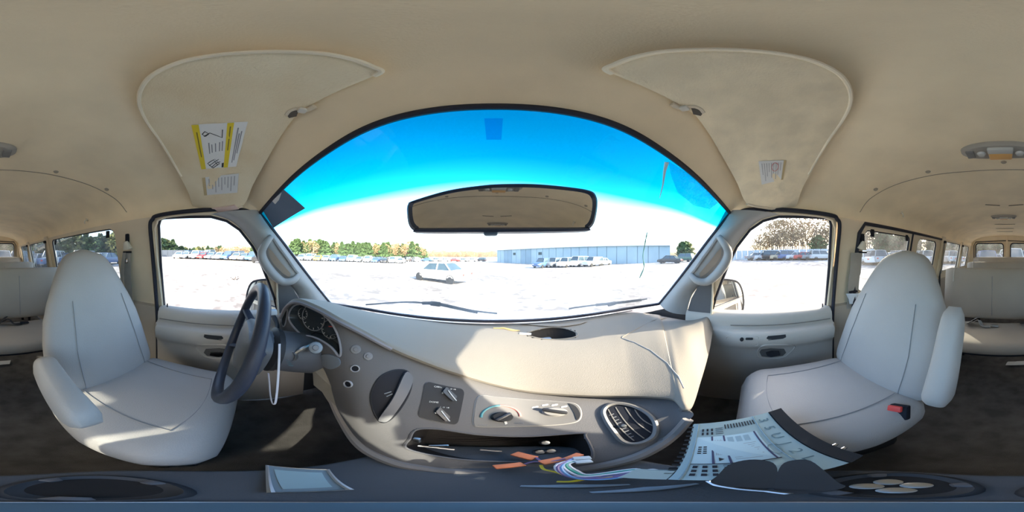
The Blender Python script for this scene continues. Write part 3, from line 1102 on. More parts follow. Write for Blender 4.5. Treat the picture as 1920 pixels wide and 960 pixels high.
# ================================================================== STEERING WHEEL AND COLUMN
SC = Vector((-.47, .005, -.277)); SAX = Vector((0, -.945, .328)).normalized()   # axis towards the driver
SU = Vector((1, 0, 0)); SV = SAX.cross(SU).normalized()
if SV.z < 0: SV = -SV
sw = thing('steering_wheel', 'dark navy four spoke steering wheel in front of the driver seat', 'steering wheel', SC)
RW_ = .190
m3 = MB(); m3.tube([SC + SU * (math.cos(2 * PI * k / 48) * RW_) + SV * (math.sin(2 * PI * k / 48) * RW_) for k in range(48)], .0165, 12, True); m3.build('rim', M_WHEEL, sw)
hub = MB()
rows = []
for sc_, h_ in ((1.0, -.03), (1.02, -.01), (1.0, .012), (.85, .028), (.5, .034), (.0, .036)):
    rows.append([SC - SAX * .03 + SAX * h_ + SU * (x * sc_) + SV * (y * sc_) for x, y in closed2d([(.105, .02), (.09, .06), (0, .072), (-.09, .06), (-.105, .02), (-.08, -.06), (0, -.085), (.08, -.06)], 32)])
hub.grid(rows, True); hub = hub.build('airbag_hub', mat('hub_grey', (.11, .115, .125), .5, .08, 20, .2, 300), sw)
for a in (20, 160, 215, 325):
    d_ = SU * math.cos(R(a)) + SV * math.sin(R(a))
    m3 = MB(); m3.tube([SC - SAX * .035 + d_ * .07, SC - SAX * .025 + d_ * .13, SC + d_ * (RW_ - .004)], [.02, .016, .014], 8, flat=.6); m3.build('spoke', M_WHEEL, sw)
clm = thing('steering_column', 'dark plastic steering column shroud between wheel and dashboard', 'steering column', SC - SAX * .2)
A0 = SC - SAX * .05; A1 = SC - SAX * .27
m3 = MB(); m3.tube([A0, SC - SAX * .10, SC - SAX * .19, A1], [.055, .07, .075, .08], 18); m3.build('shroud', mat('shroud_grey', (.085, .09, .105), .5), clm)
m3 = MB(); m3.lathe([(.05, 0), (.075, .012), (.078, .03), (.06, .045)], SC - SAX * .12, SAX, 20); m3.build('collar', M_DARK, clm)
# gear lever with a round grey end, turn stalk, hazard switch
g0 = SC - SAX * .13 + SU * .05
g1 = PR(592, 652, .43)
m3 = MB(); m3.tube(spline([g0, g0.lerp(g1, .5) + Vector((0, 0, .015)), g1 + Vector((-.02, 0, 0)), g1], 12), .0065, 8); lev = m3.build('gear_lever', M_STEEL, clm)
m3 = MB(); m3.tube([g1 + Vector((-.008, .006, 0)), g1, g1 * .985, g1 * .96, g1 * .95], [.013, .018, .019, .017, .006], 16); m3.build('lever_knob', mat('knob_blue_grey', (.28, .32, .36), .4), lev)
m3 = MB(); m3.tube([g1 * .952, g1 * .944], [.009, .007], 14); m3.build('overdrive_button', M_GREYINK, lev)
t0 = SC - SAX * .11 - SU * .05 + SV * .03
m3 = MB(); m3.tube(spline([t0, t0 + Vector((-.06, .02, .02)), t0 + Vector((-.16, .01, .05))], 10), [.008] * 6 + [.010] * 4, 8); m3.build('turn_stalk', M_DARK, clm)
m3 = MB(); m3.rbox(PR(512, 585, .50), (.022, .022, .016), .003); m3.build('hazard_switch', mat('pale_switch', (.5, .55, .6), .4), clm)
m3 = MB(); m3.lathe([(.012, .0), (.017, .004), (.018, -.01)], PR(545, 668, .43), (.5, -.7, .3), 16); ig = m3.build('ignition_lock', M_STEEL, clm)
for k in range(4):
    m3 = MB(); m3.tube([PR(532 + 3 * k, 676 + 3 * k, .42), PR(541 + 3 * k, 674 + 4 * k, .42)], .003, 6); m3.build('boot_rib', mat('rib_teal', (.08, .12, .14), .5), clm)
# looped white strap hanging from the column
zp = [PR(*q) for q in ((524, 645, .40), (523, 680, .40), (521, 715, .40), (519, 738, .40), (516, 756, .40), (511, 757, .405), (507, 742, .41), (505, 720, .41), (503, 700, .415))]
m3 = MB(); m3.tube(spline(zp, 30), .0035, 6, flat=.4)
tag(m3.build('plastic_strap', mat('white_strap', (.68, .70, .78), .35)), 'thin white plastic strap looped under the steering column', 'strap')

# ================================================================== REAR VIEW MIRROR
rm = thing('rearview_mirror', 'wide rear view mirror in a navy frame hanging below the windshield tint', 'mirror', PY(920, 434, .21))
mo = closed2d([(763, 396), (765, 383), (775, 376), (840, 357), (900, 348), (941, 345), (1000, 345), (1060, 350), (1105, 357), (1118, 368), (1120, 388), (1115, 415), (1106, 428), (1092, 433), (941, 435), (790, 435), (775, 432), (766, 420)], 90)


def mp(q, y): return PY(q[0], q[1], y)


front = [mp(q, .196) for q in mo]
cM = sum(front, Vector()) / len(front)
inn = [cM + (p - cM) * 1.0 for p in front]
shr = lambda P, k, dy: [Vector((cM.x + (p.x - cM.x) * (1 - k * .35), p.y + dy, cM.z + (p.z - cM.z) * (1 - k))) for p in P]
m3 = MB(); m3.grid([shr(front, .16, .003), shr(front, .08, -.002), front, shr(front, -.02, .012), shr(front, .12, .03), shr(front, .5, .042), shr(front, .98, .045)], True); m3.build('housing', mat('mirror_navy', (.035, .05, .09), .4), rm)
m3 = MB(); m3.slab(shr(front, .15, .004), Vector((0, -1, 0)), .0012); m3.build('mirror_glass', M_MIRROR, rm, smooth=False)
m3 = MB(); m3.rbox(PY(920, 435, .205), (.018, .014, .010), .003); m3.build('dimming_tab', mat('tab_blue', (.12, .2, .3), .4), rm)
gh_, gn_ = hit(W_BVH, 930, 385)
m3 = MB(); m3.tube([cM + Vector((0, .04, .0)), cM + Vector((0, .08, .02)), Vector((gh_.x, gh_.y - .012, gh_.z))], [.012, .009, .012], 10); m3.build('mount', M_DARK, rm)

# ================================================================== SUN VISORS
VISOR = [(370, 400), (352, 358), (330, 318), (300, 268), (272, 228), (258, 195), (262, 165), (285, 138), (335, 115), (400, 102), (470, 96), (540, 95), (610, 99), (665, 110), (700, 123), (718, 133), (690, 147), (640, 168), (595, 190), (560, 212), (530, 250), (500, 300), (475, 345), (455, 386), (415, 392)]


def ceil_pt(q):
    h, nn = hit(C_BVH, q[0], q[1])
    if h is None:
        h, nn = hit(W_BVH, q[0], q[1])
    if h is None:
        h = PX(q[0], q[1], -.745 if q[0] < 928 else .745)
    return h


def solve4(A, y):
    n = len(y); M_ = [r[:] + [v] for r, v in zip(A, y)]
    for i in range(n):
        p = max(range(i, n), key=lambda r: abs(M_[r][i])); M_[i], M_[p] = M_[p], M_[i]
        for r in range(n):
            if r != i:
                f = M_[r][i] / M_[i][i]
                M_[r] = [x - f * z for x, z in zip(M_[r], M_[i])]
    return [M_[i][n] / M_[i][i] for i in range(n)]


# the visor board is a gently bent sheet z = a + b|x| + c y + d x^2 hugging the headliner
_pts = [ceil_pt(q) for q in closed2d(VISOR, 60)]
_bas = [[1, abs(p.x), p.y, p.x * p.x] for p in _pts]
_A = [[sum(r[i] * r[j] for r in _bas) for j in range(4)] for i in range(4)]
_y = [sum(r[i] * p.z for r, p in zip(_bas, _pts)) for i in range(4)]
VC = solve4(_A, _y)
VC[0] -= .004


def visor_pt(q, off):
    d = D(q[0], q[1])
    a_, b_, c_, e_ = VC
    lo, hi = .05, 2.0
    f = lambda t: t * d.z - (a_ - off + b_ * abs(t * d.x) + c_ * t * d.y + e_ * (t * d.x) ** 2)
    for _ in range(50):
        m_ = (lo + hi) / 2
        if f(m_) < 0: lo = m_
        else: hi = m_
    return d * lo


for side in (-1, 1):
    mir = (lambda q: q) if side < 0 else (lambda q: (1856 - q[0] - (6 if q[0] > 560 else 0), q[1] - 4))
    Vq = [mir(q) for q in closed2d(VISOR, 120)]
    ctr = mir((470, 215))
    vs_ = thing('sun_visor', 'stained beige sun visor with yellow and white warning stickers' if side < 0 else 'beige sun visor over the passenger seat with one small sticker', 'sun visor', visor_pt(ctr, 0), 'sun visors')
    N = 14
    rows = []
    for k in range(N + 1):
        s_ = k / N
        rows.append([visor_pt((lerp(ctr[0], q[0], s_), lerp(ctr[1], q[1], s_)), .020 + .004 * (1 - s_ ** 6)) for q in Vq])
    vb = MB(); vb.grid(rows, True)
    V_BVH = bvh_of(vb)
    vb.grid([rows[-1], [visor_pt(q, .014) + Vector((0, 0, 0)) for q in Vq], [visor_pt((lerp(ctr[0], q[0], .97), lerp(ctr[1], q[1], .97)), .006) for q in Vq], [visor_pt((lerp(ctr[0], q[0], .1), lerp(ctr[1], q[1], .1)), .006) for q in Vq]], True)
    vb.build('visor_panel', M_STAINED if side < 0 else M_VISOR, vs_)
    pip = [q for q in Vq if True]
    edgep = []
    for q in Vq:
        edgep.append(visor_pt((lerp(ctr[0], q[0], .985), lerp(ctr[1], q[1], .985)), .021))
    m3 = MB(); m3.tube(edgep[8:76] if True else edgep, .0045, 7); m3.build('edge_piping', mat('piping_beige', (.86, .76, .58), .9), vs_)
    # clip
    cq = [(538, 215), (545, 207), (560, 203), (575, 206), (590, 199)]
    m3 = MB(); m3.tube(spline([visor_pt(mir(q), .020) for q in cq], 14), [.006] * 14, 8); clip = m3.build('visor_clip', M_PILLAR, vs_)
    m3 = MB(); m3.rbox(visor_pt(mir((567, 207)), .024), (.016, .016, .010), .004); m3.build('clip_hook', M_CREAM, clip)
    m3 = MB(); m3.slab([visor_pt(mir(q), .024) for q in ((536, 213), (545, 206), (560, 207), (556, 218), (542, 221))], Vector((0, 0, -1)), .001); m3.build('clip_notch', mat('notch_dark', (.12, .10, .08), .8), clip)
    # pivot arm
    m3 = MB(); m3.tube([visor_pt(mir(q), .016) for q in ((455, 386), (440, 390), (415, 394), (392, 396))], .008, 8); m3.build('pivot_arm', M_PILLAR, vs_)

    def vdec(pts, name, m, parent, lift=.001, th=.0006):
        P = []
        for q in pts:
            h, nn = hit(V_BVH, *mir(q)); P.append(h + nn * lift)
        m4 = MB(); m4.slab(P, (-P[0]).normalized(), th); return m4.build(name, m, parent, smooth=False)

    def quad(cor, u0, v0, u1, v1, nseg=1):
        def at(u, v):
            a = (lerp(cor[0][0], cor[1][0], u), lerp(cor[0][1], cor[1][1], u)); b = (lerp(cor[3][0], cor[2][0], u), lerp(cor[3][1], cor[2][1], u))
            return (lerp(a[0], b[0], v), lerp(a[1], b[1], v))
        return [at(u0, v0), at((u0 + u1) / 2, v0), at(u1, v0), at(u1, (v0 + v1) / 2), at(u1, v1), at((u0 + u1) / 2, v1), at(u0, v1), at(u0, (v0 + v1) / 2)]
    if side < 0:
        m3 = MB(); m3.slab([visor_pt(q, .018) for q in ((368, 402), (372, 392), (420, 386), (440, 382), (448, 389), (425, 393), (395, 401))], Vector((0, 0, -1)), .008); m3.build('torn_end', M_SKIN, vs_, smooth=False)
        W_ = [(359, 234), (465, 228), (443, 312), (378, 317)]
        lab = vdec(quad(W_, 0, 0, 1, 1), 'warning_label', M_WHITE, vs_)
        vdec(quad(W_, 0, 0, .13, 1), 'yellow_band', M_YELLOW, lab, .0018)
        vdec(quad(W_, .64, 0, .76, 1), 'yellow_band', M_YELLOW, lab, .0018)
        for u0, v0, v1 in ((.27, .42, .75), (.33, .46, .76), (.41, .44, .74), (.50, .42, .74), (.56, .40, .74), (.84, .12, .9), (.88, .25, .85), (.92, .2, .7)):
            vdec(quad(W_, u0, v0, u0 + .022, v1), 'print_line', M_GREYINK, lab, .0019)
        for u0, v0, v1 in ((.06, .15, .85), (.69, .08, .62), (.70, .66, .92)):
            vdec(quad(W_, u0, v0, u0 + .025, v1), 'print_line', mat('ochre_ink', (.25, .19, .03), .7), lab, .0024)
        vdec(quad(W_, .58, .76, .635, .99), 'print_block', M_INK, lab, .0019)
        # pictogram: person and seat belt
        for pts in (((.20, .27), (.32, .20), (.46, .27), (.56, .32), (.56, .14)), ((.17, .22), (.23, .16), (.30, .22), (.23, .27), (.17, .22)), ((.24, .86), (.36, .80), (.46, .92)), ((.24, .93), (.38, .86), (.50, .80)), ((.30, .97), (.44, .88), (.54, .86)), ((.20, .88), (.34, .99), (.52, .90), (.40, .79), (.20, .88))):
            P = []
            for u, v in pts:
                q = quad(W_, u, v, u, v)[0]; h, nn = hit(V_BVH, *q); P.append(h + nn * .002)
            m4 = MB(); m4.tube(P, .0016, 4); m4.build('pictogram_line', M_INK, lab)
        W2 = [(379, 333), (448, 325), (445, 361), (383, 366)]
    else:
        W2 = [(382, 304), (434, 306), (428, 350), (388, 340)]
    lab = vdec(quad(W2, 0, 0, 1, 1), 'small_label', M_PAPER, vs_)
    vdec(quad(W2, 0, 0, .09, 1), 'label_edge', mat('label_tan', (.55, .42, .22), .7), lab, .0018)
    for k in range(9):
        u0 = .17 + .088 * k
        vdec(quad(W2, u0, .1, u0 + .03, .5 + .38 * ((k * 7) % 5) / 4), 'print_line', mat('pale_ink', (.42, .42, .42), .7), lab, .0019)
    if side > 0:
        P = []
        for k in range(13):
            u, v = .40 + .13 * math.cos(2 * PI * k / 12), .3 + .2 * math.sin(2 * PI * k / 12)
            h, nn = hit(V_BVH, *mir(quad(W2, u, v, u, v)[0])); P.append(h + nn * .002)
        m4 = MB(); m4.tube(P, .001, 4); m4.build('prohibition_ring', M_RED, lab)

# ================================================================== WINDSHIELD DETAILS
def wpt(q, off):
    q = (q[0], q[1])
    for _ in range(60):
        h, nn = hit(W_BVH, *q)
        if h is not None: break
        q = (q[0] + (928 - q[0]) * .01, q[1] + (440 - q[1]) * .02)
    return h + nn * off


P = [wpt(q, .002) for q in ((494, 395), (533, 355), (573, 390), (513, 427))]
m3 = MB(); m3.slab(P, Vector((.3, -.8, -.3)).normalized(), .0006)
wd = tag(m3.build('window_decal', M_TAPE, smooth=False), 'square slate blue decal in the upper corner of the windshield', 'sticker')
P = [wpt(q, .003) for q in ((511, 376), (529, 360), (524, 374), (517, 382))]
m3 = MB(); m3.slab(P, Vector((.3, -.8, -.3)).normalized(), .0006); m3.build('paper_scrap', M_PAPER, wd, smooth=False)
m_scr = glass_mat('peeled_film', (.55, .85, .92), .1, .5, 60)
P = [wpt(q, .002) for q in ((1252, 302), (1290, 325), (1325, 355), (1345, 380), (1330, 392), (1300, 385), (1270, 360), (1258, 330))]
m3 = MB(); m3.slab(P, Vector((-.3, -.8, -.3)).normalized(), .0005)
tag(m3.build('film_residue', m_scr, smooth=False), 'scratched clear film residue in the tint above the passenger pillar', 'film')
m3 = MB(); m3.tube([wpt(q, .004) for q in ((1249, 303), (1245, 320), (1242, 345), (1236, 370))], [.006, .004, .002, .001], 5, flat=.3)
tag(m3.build('tape_strip', mat('clear_tape', (.5, .68, .74), .3)), 'narrow pale tape strip hanging in the blue windshield tint', 'tape')
m3 = MB(); pts = [wpt(q, .003) for q in ((1213, 435), (1209, 455), (1205, 480), (1207, 500), (1199, 520))]
m3.tube(spline(pts, 20), [.0015 + .0025 * random.random() for _ in range(20)], 5, flat=.3)
tag(m3.build('glass_smear', mat('teal_smear', (.25, .55, .55), .5)), 'teal smear running down the windshield near the passenger pillar', 'stain')
m3 = MB(); m3.slab([wpt(q, .001) for q in ((908, 222), (943, 222), (940, 262), (912, 262))], Vector((0, -.8, -.5)), .0004)
tag(m3.build('mirror_pad_mark', glass_mat('pad_mark', (.45, .8, .95), .05, .03), smooth=False), 'faint pale square mark high in the windshield tint above the mirror', 'mark')

# wipers outside the glass
for side, lab_, pts, arm in ((-1, 'black wiper resting on the glass in front of the steering wheel', [(684, 577), (730, 574), (775, 573), (830, 579), (880, 588), (932, 594)], [(790, 577), (815, 578), (845, 584), (895, 594)]),
                             (1, 'black wiper at the passenger end of the windshield base', [(1068, 585), (1110, 579), (1160, 573), (1215, 566)], [(1120, 580), (1150, 577), (1175, 574), (1205, 570)])):
    wp = thing('wiper', lab_, 'wiper', wpt(pts[0], -.02), 'windshield wipers')
    m3 = MB(); m3.tube(spline([wpt(q, -.022) for q in pts], 24), .0045, 6); m3.build('blade', M_BLACK, wp)
    m3 = MB(); m3.tube(spline([wpt(q, -.030) for q in arm], 16), .0085, 6); m3.build('arm', M_DARK, wp)
    m3 = MB(); m3.rbox(wpt(arm[1], -.028), (.055, .014, .024), .006); m3.build('blade_bridge', M_DARK, wp)

# ================================================================== FRONT SEATS
def sup(cx, w_, cd_, d_, n=3.2, m=32):
    """superellipse ring: (across, depth)"""
    o = []
    for k in range(m):
        a = 2 * PI * k / m
        c, s_ = math.cos(a), math.sin(a)
        o.append((cx + w_ * math.copysign(abs(c) ** (2 / n), c), cd_ + d_ * math.copysign(abs(s_) ** (2 / n), s_)))
    return o


BACK_W = [(0, .6), (.015, .86), (.05, .97), (.15, 1.0), (.36, 1.0), (.5, .96), (.62, .87), (.75, .73), (.86, .60), (.93, .48), (.975, .33), (1.0, .06)]
BACK_D = [(0, .5), (.03, .85), (.1, 1), (.5, .95), (.8, .8), (.93, .65), (.98, .4), (1, .1)]


def front_seat(label, cx, yj, wback, wcush, yfront, yaw, armside, arm_up, ztop):
    """seat with its backrest foot at y=yj; x across, built in world coordinates then yawed about its own base"""
    root = thing('front_seat', label, 'seat', (cx, yj + .18, FLOOR), 'front bucket seats')
    Rz = Matrix.Rotation(R(yaw), 3, 'Z'); piv = Vector((cx, yj + .2, 0))

    def T(p): return Rz @ (Vector(p) - piv) + piv
    z0 = -.56

    def centre(t): return Vector((cx, yj - .075 - .20 * t, lerp(z0, ztop, t)))
    rows = []
    NTT = 30
    for k in range(NTT + 1):
        t = k / NTT
        t = t if t < .85 else .85 + (t - .85)
        w_ = wback * interp(BACK_W, t); d_ = .075 * interp(BACK_D, t)
        c = centre(t)
        rows.append([T((c.x + a, c.y + b, c.z)) for a, b in sup(0, w_, 0, d_, 2.8)])
    mb = MB(); mb.grid(rows, True); mb.f.append(list(range(31, -1, -1))[:32]); mb.mi.append(0)
    o = len(mb.v) - 32
    mb.f.append([o + k for k in range(32)]); mb.mi.append(0)
    back = mb.build('backrest', M_VINYL, root)

    def fs(x, t):
        w_ = wback * interp(BACK_W, t); d_ = .075 * interp(BACK_D, t); c = centre(t)
        q = d_ * max(0, 1 - abs(x / w_) ** 2.8) ** (1 / 2.8)
        return T((c.x + x, c.y + q + .0015, c.z))
    for s_ in (-1, 1):
        m4 = MB(); m4.tube([fs(s_ * (.64 - .25 * max(0, t - .35)) * wback * .92, t) for t in [.04 + .62 * k / 14 for k in range(15)]], .0014, 5); m4.build('seam', M_SEAM, back)
    # cushion
    rows = []
    yr = yj - .07; zt = -.505
    L = yfront - yr
    for k in range(25):
        t = k / 24
        y = yr + L * t
        e = interp([(0, .3), (.03, .7), (.08, .95), (.2, 1), (.8, 1), (.92, .93), (.97, .75), (1, .2)], t)
        wv = wcush * interp([(0, .85), (.1, .97), (.5, 1), (.85, .97), (.95, .86), (1, .68)], t)
        hh = .085 * e
        zc = zt - .085 - .012 * t - (.02 * (t - .85) / .15 if t > .85 else 0)
        rows.append([T((cx + a, y, zc + b)) for a, b in sup(0, wv, 0, hh, 3.2)])
    mb = MB(); mb.grid(rows, True)
    mb.f.append(list(range(32))); mb.mi.append(0)
    o = len(mb.v) - 32; mb.f.append([o + k for k in range(32)]); mb.mi.append(0)
    cu = mb.build('cushion', M_VINYL, root)
    zs = lambda t: zt - .012 * t + .0005
    for s_ in (-1, 1):
        m4 = MB(); m4.tube([T((cx + s_ * wcush * (.60 - .05 * t), yr + L * t, zs(t) - .004 * 1)) for t in [.12 + .66 * k / 10 for k in range(11)]], .0015, 5); m4.build('seam', M_SEAM, cu)
    m4 = MB(); m4.tube([T((cx + wcush * x, yr + L * (.78 + .04 * math.cos(x * PI / 1.2)), zs(.8) - .003)) for x in [-.57 + 1.14 * k / 12 for k in range(13)]], .0015, 5); m4.build('seam', M_SEAM, cu)
    # base
    mb = MB(); mb.rbox(T((cx, (yr + yfront) / 2 - .02, (zt - .15 + FLOOR) / 2)), (wcush * 1.3, L * .72, abs(FLOOR - zt + .15)), .03, rot=Rz); mb.build('pedestal', M_DARK, root)
    for s_ in (-1, 1):
        mb = MB(); mb.rbox(T((cx + s_ * wcush * .72, (yr + yfront) / 2, -.70)), (.03, L * .9, .035), .006, rot=Rz); mb.build('seat_rail', M_BLACK, root)
    # arm rest
    xa = cx + armside * (wback + .03)
    if arm_up:
        pa, pb_ = T((xa, yj + .015, -.455)), T((xa, yj - .12, -.155))
    else:
        pa, pb_ = T((xa, yj - .05, -.345)), T((xa + armside * .0, yj + .20, -.385))
    ax = (pb_ - pa); ln = ax.length; ax.normalize()
    u = Vector((1, 0, 0)); u = (u - ax * u.dot(ax)).normalized(); v = ax.cross(u)
    rows = []
    for k in range(17):
        t = k / 16
        e = interp([(0, .35), (.04, .7), (.12, .96), (.3, 1), (.75, .95), (.9, .82), (.97, .55), (1, .15)], t)
        rows.append([pa + ax * (ln * t) + u * a + v * b for a, b in sup(0, .034 * (.5 + .5 * e), 0, .05 * e, 2.8, 20)])
    mb = MB(); mb.grid(rows, True); mb.f.append(list(range(20))); mb.mi.append(0)
    o = len(mb.v) - 20; mb.f.append([o + k for k in range(20)]); mb.mi.append(0)
    mb.build('armrest', M_VINYL, root)
    return root, T


ds, TD = front_seat('grey vinyl bucket seat behind the steering wheel with its armrest lowered', -.405, -.355, .235, .255, -.015, -5, 1, False, .03)
ps, TP = front_seat('grey vinyl bucket seat on the passenger side with its armrest raised', .435, -.335, .255, .245, .035, 0, -1, True, .025)
# buckle of the passenger belt
bk = thing('belt_buckle', 'black belt buckle with red button beside the passenger cushion', 'buckle', TP((.20, -.275, -.56)))
rb = Matrix.Rotation(.5, 3, 'X') @ Matrix.Rotation(.3, 3, 'Y')
b0 = PR(1678, 768, .375)
m3 = MB(); m3.rbox(b0 + Vector((-.006, -.01, -.02)), (.05, .022, .06), .005, rot=rb); m3.build('buckle_body', M_BLACK, bk)
m3 = MB(); m3.rbox(b0 * .985 + Vector((0, 0, .006)), (.036, .012, .022), .003, rot=rb); m3.build('release_button', M_RED, bk)
m3 = MB(); m3.tube([b0 + Vector((0, -.01, -.05)), b0 + Vector((-.01, 0, -.08)), b0 + Vector((.005, .01, -.10))], .003, 5); m3.build('loose_thread', M_WHITE, bk)

# ================================================================== FRONT SEAT BELTS on the door pillars
for side in (-1, 1):
    mir = (lambda q: q) if side < 0 else (lambda q: (1856 - q[0], q[1]))
    lab_ = 'grey belt webbing and cream guide on the pillar behind the driver door' if side < 0 else 'grey belt with steel tongue on the pillar behind the passenger door'

    def bp(q, off): 
        p = S(q[0], q[1], -1, 0)
        p = Vector((p.x + off, p.y, p.z))
        return p if side < 0 else Vector((-p.x, p.y, p.z))
    belt = thing('seat_belt', lab_, 'seat belt', bp((258, 640), .03), 'front seat belts')
    top_ = bp((244, 470), .022)
    m3 = MB(); m3.rbox(bp((241, 450), .012), (.016, .026, .075), .006); m3.build('height_slider', M_BLACK, belt)
    m3 = MB(); ax_ = Vector((-side * .35, -.1, 1)).normalized()
    m3.lathe([(.010, .028), (.016, .02), (.026, -.012), (.030, -.02), (.024, -.022), (.0, -.022)], bp((243, 461), .026), ax_, 18, .8, 1.15, U=(1, 0, 0)); m3.build('guide_cover', M_CREAM, belt)
    m3 = MB(); m3.rbox(bp((243, 473), .024), (.014, .062, .012), .004); m3.build('guide_loop', M_BLACK, belt)

    def strap(qs, offs, wid, name, par_):
        L_, R_ = [], []
        for (q, o_) in zip(qs, offs):
            L_.append(bp((q[0] - wid, q[1]), o_)); R_.append(bp((q[0] + wid, q[1]), o_))
        L_ = spline(L_, 16); R_ = spline(R_, 16)
        a_ = Vector((-side * .0025, 0, 0))
        m4 = MB(); m4.grid([L_, R_, [p + a_ for p in R_], [p + a_ for p in L_], L_]); return m4.build(name, M_BELT, par_)
    if side < 0:
        strap([(243, 474), (246, 540), (256, 620), (268, 700)], [.026, .03, .03, .03], 6.5, 'webbing', belt)
        strap([(240, 474), (240, 520), (248, 570), (262, 640)], [.034, .06, .07, .06], 3, 'webbing', belt)
        m3 = MB(); m3.rbox(bp((243, 489), .034), (.008, .03, .03), .003); m3.build('tongue', M_CHROME, belt)
    else:
        strap([(255, 474), (258, 510), (262, 545), (270, 700)], [.026, .03, .03, .03], 10, 'webbing', belt)
        m3 = MB(); m3.rbox(bp((263, 545), .04), (.014, .06, .012), .004); m3.build('tongue_bar', M_BLACK, belt)
        P = [bp(q, .04) for q in ((253, 548), (277, 548), (272, 558), (270, 567), (262, 567), (259, 558))]
        m3 = MB(); m3.slab(P, Vector((-1, 0, 0)), .004); m3.build('tongue', mat('steel_painted_sheen', (.62, .72, .85), .25), belt, smooth=False)  # pale blue base colour stands in for a bright reflection on the steel

# ================================================================== BENCH SEATS
def bench(label, yf, x0, x1, ztop, zc=-.60, depth=.44):
    root = thing('bench_seat', label, 'bench seat', ((x0 + x1) / 2, yf - depth / 2, FLOOR), 'rear bench seats')
    yb = yf - depth
    m_ = MB()
    # backrest: rounded slab lofted across x
    rows = []
    n = 28
    for k in range(n + 1):
        t = k / n
        x = lerp(x0, x1, t)
        e = interp([(0, .25), (.012, .6), (.035, .92), (.08, 1), (.92, 1), (.965, .92), (.988, .6), (1, .25)], t)
        ring = []
        for a in range(24):
            an = 2 * PI * a / 24
            c, s_ = math.cos(an), math.sin(an)
            dz = math.copysign(abs(s_) ** .55, s_) * (ztop - zc) / 2 * (1 - .10 * (1 - e)); dy = math.copysign(abs(c) ** .7, c) * .06 * e
            z = (ztop + zc) / 2 + dz
            ring.append(Vector((x, yb - .05 - .12 * (z - zc) + dy, z)))
        rows.append(ring)
    m_.grid(rows, True); m_.f.append(list(range(24))); m_.mi.append(0); o = len(m_.v) - 24; m_.f.append([o + k for k in range(24)]); m_.mi.append(0)
    back = m_.build('backrest', M_BENCH, root)
    for k in (1, 2):
        x = lerp(x0, x1, k / 3)
        m4 = MB(); m4.tube([Vector((x, yb - .05 - .12 * (z - zc) + .059, z)) for z in [zc + .05 + (ztop - zc - .12) * j / 8 for j in range(9)]], .0025, 5); m4.build('seam', M_SEAM, back)
    m4 = MB(); e0 = [rows[-2][j] + Vector((.004, .01, 0)) for j in range(0, 13)]
    m4.tube([rows[-3][j] for j in (1, 2, 3, 4, 5, 6)], .006, 6); m4.build('edge_piping', mat('bench_piping', (.55, .52, .46), .6), back)
    # cushion
    m_ = MB(); rows = []
    for k in range(n + 1):
        t = k / n
        x = lerp(x0, x1, t)
        e = interp([(0, .25), (.012, .6), (.035, .92), (.08, 1), (.92, 1), (.965, .92), (.988, .6), (1, .25)], t)
        ring = []
        for a in range(24):
            an = 2 * PI * a / 24
            c, s_ = math.cos(an), math.sin(an)
            ring.append(Vector((x, yf - depth / 2 + math.copysign(abs(c) ** .6, c) * (depth / 2) * (.9 + .1 * e), zc - .06 + math.copysign(abs(s_) ** .6, s_) * .065 * e)))
        rows.append(ring)
    m_.grid(rows, True); m_.f.append(list(range(24))); m_.mi.append(0); o = len(m_.v) - 24; m_.f.append([o + k for k in range(24)]); m_.mi.append(0)
    m_.build('cushion', M_BENCH, root)
    for x in (lerp(x0, x1, .15), lerp(x0, x1, .85)):
        for y in (yf - .06, yb + .03):
            m4 = MB(); m4.tube([(x, y, FLOOR), (x, y, zc - .10)], .018, 10); m4.build('leg', M_BLACK, root)
    for z in (zc - .13,):
        m4 = MB(); m4.tube([(x0 + .05, yf - .06, z), (x1 - .05, yf - .06, z)], .014, 8); m4.build('frame_bar', M_BLACK, root)
    return root


bench('taupe vinyl bench right behind the front seats with a sunlit cushion', -.99, -.80, .60, -.115)
bench('second taupe bench back, partly hidden behind the nearest bench', -1.95, -.80, .62, -.09)
bench('rearmost taupe bench back below the rear door windows', -2.80, -.80, .70, -.02)
# loose belts lying on the nearest bench
for lab_, cx_, cy_, metal in (('grey lap belt with blue steel tongue bunched on the nearest bench cushion', .22, -1.30, True), ('dark belt buckle lying on the nearest bench behind the driver armrest', -.22, -1.33, False)):
    lb = thing('lap_belt', lab_, 'seat belt', (cx_, cy_, -.60), 'loose belts on the bench')
    pth = [Vector((cx_ + .10, cy_ - .04, -.585)), Vector((cx_ + .06, cy_ + .02, -.565)), Vector((cx_ + .01, cy_ - .01, -.55)), Vector((cx_ - .03, cy_ + .04, -.58)), Vector((cx_ - .09, cy_ + .03, -.588))]
    m3 = MB(); m3.tube(spline(pth, 24), .024, 6, flat=.14); m3.build('webbing', M_BELT if metal else M_DARK, lb)
    m3 = MB(); m3.tube(spline([pth[0], pth[1] + Vector((.03, .03, .0)), pth[0] + Vector((-.05, .02, .035)), pth[2] + Vector((.02, .02, .02))], 16), .022, 6, flat=.14); m3.build('webbing_fold', M_BELT if metal else M_DARK, lb)
    m3 = MB(); m3.rbox(pth[-1] + Vector((-.03, -.005, .006)), (.07, .035, .010), .003); m3.build('tongue', M_STEEL if metal else M_BLACK, lb)
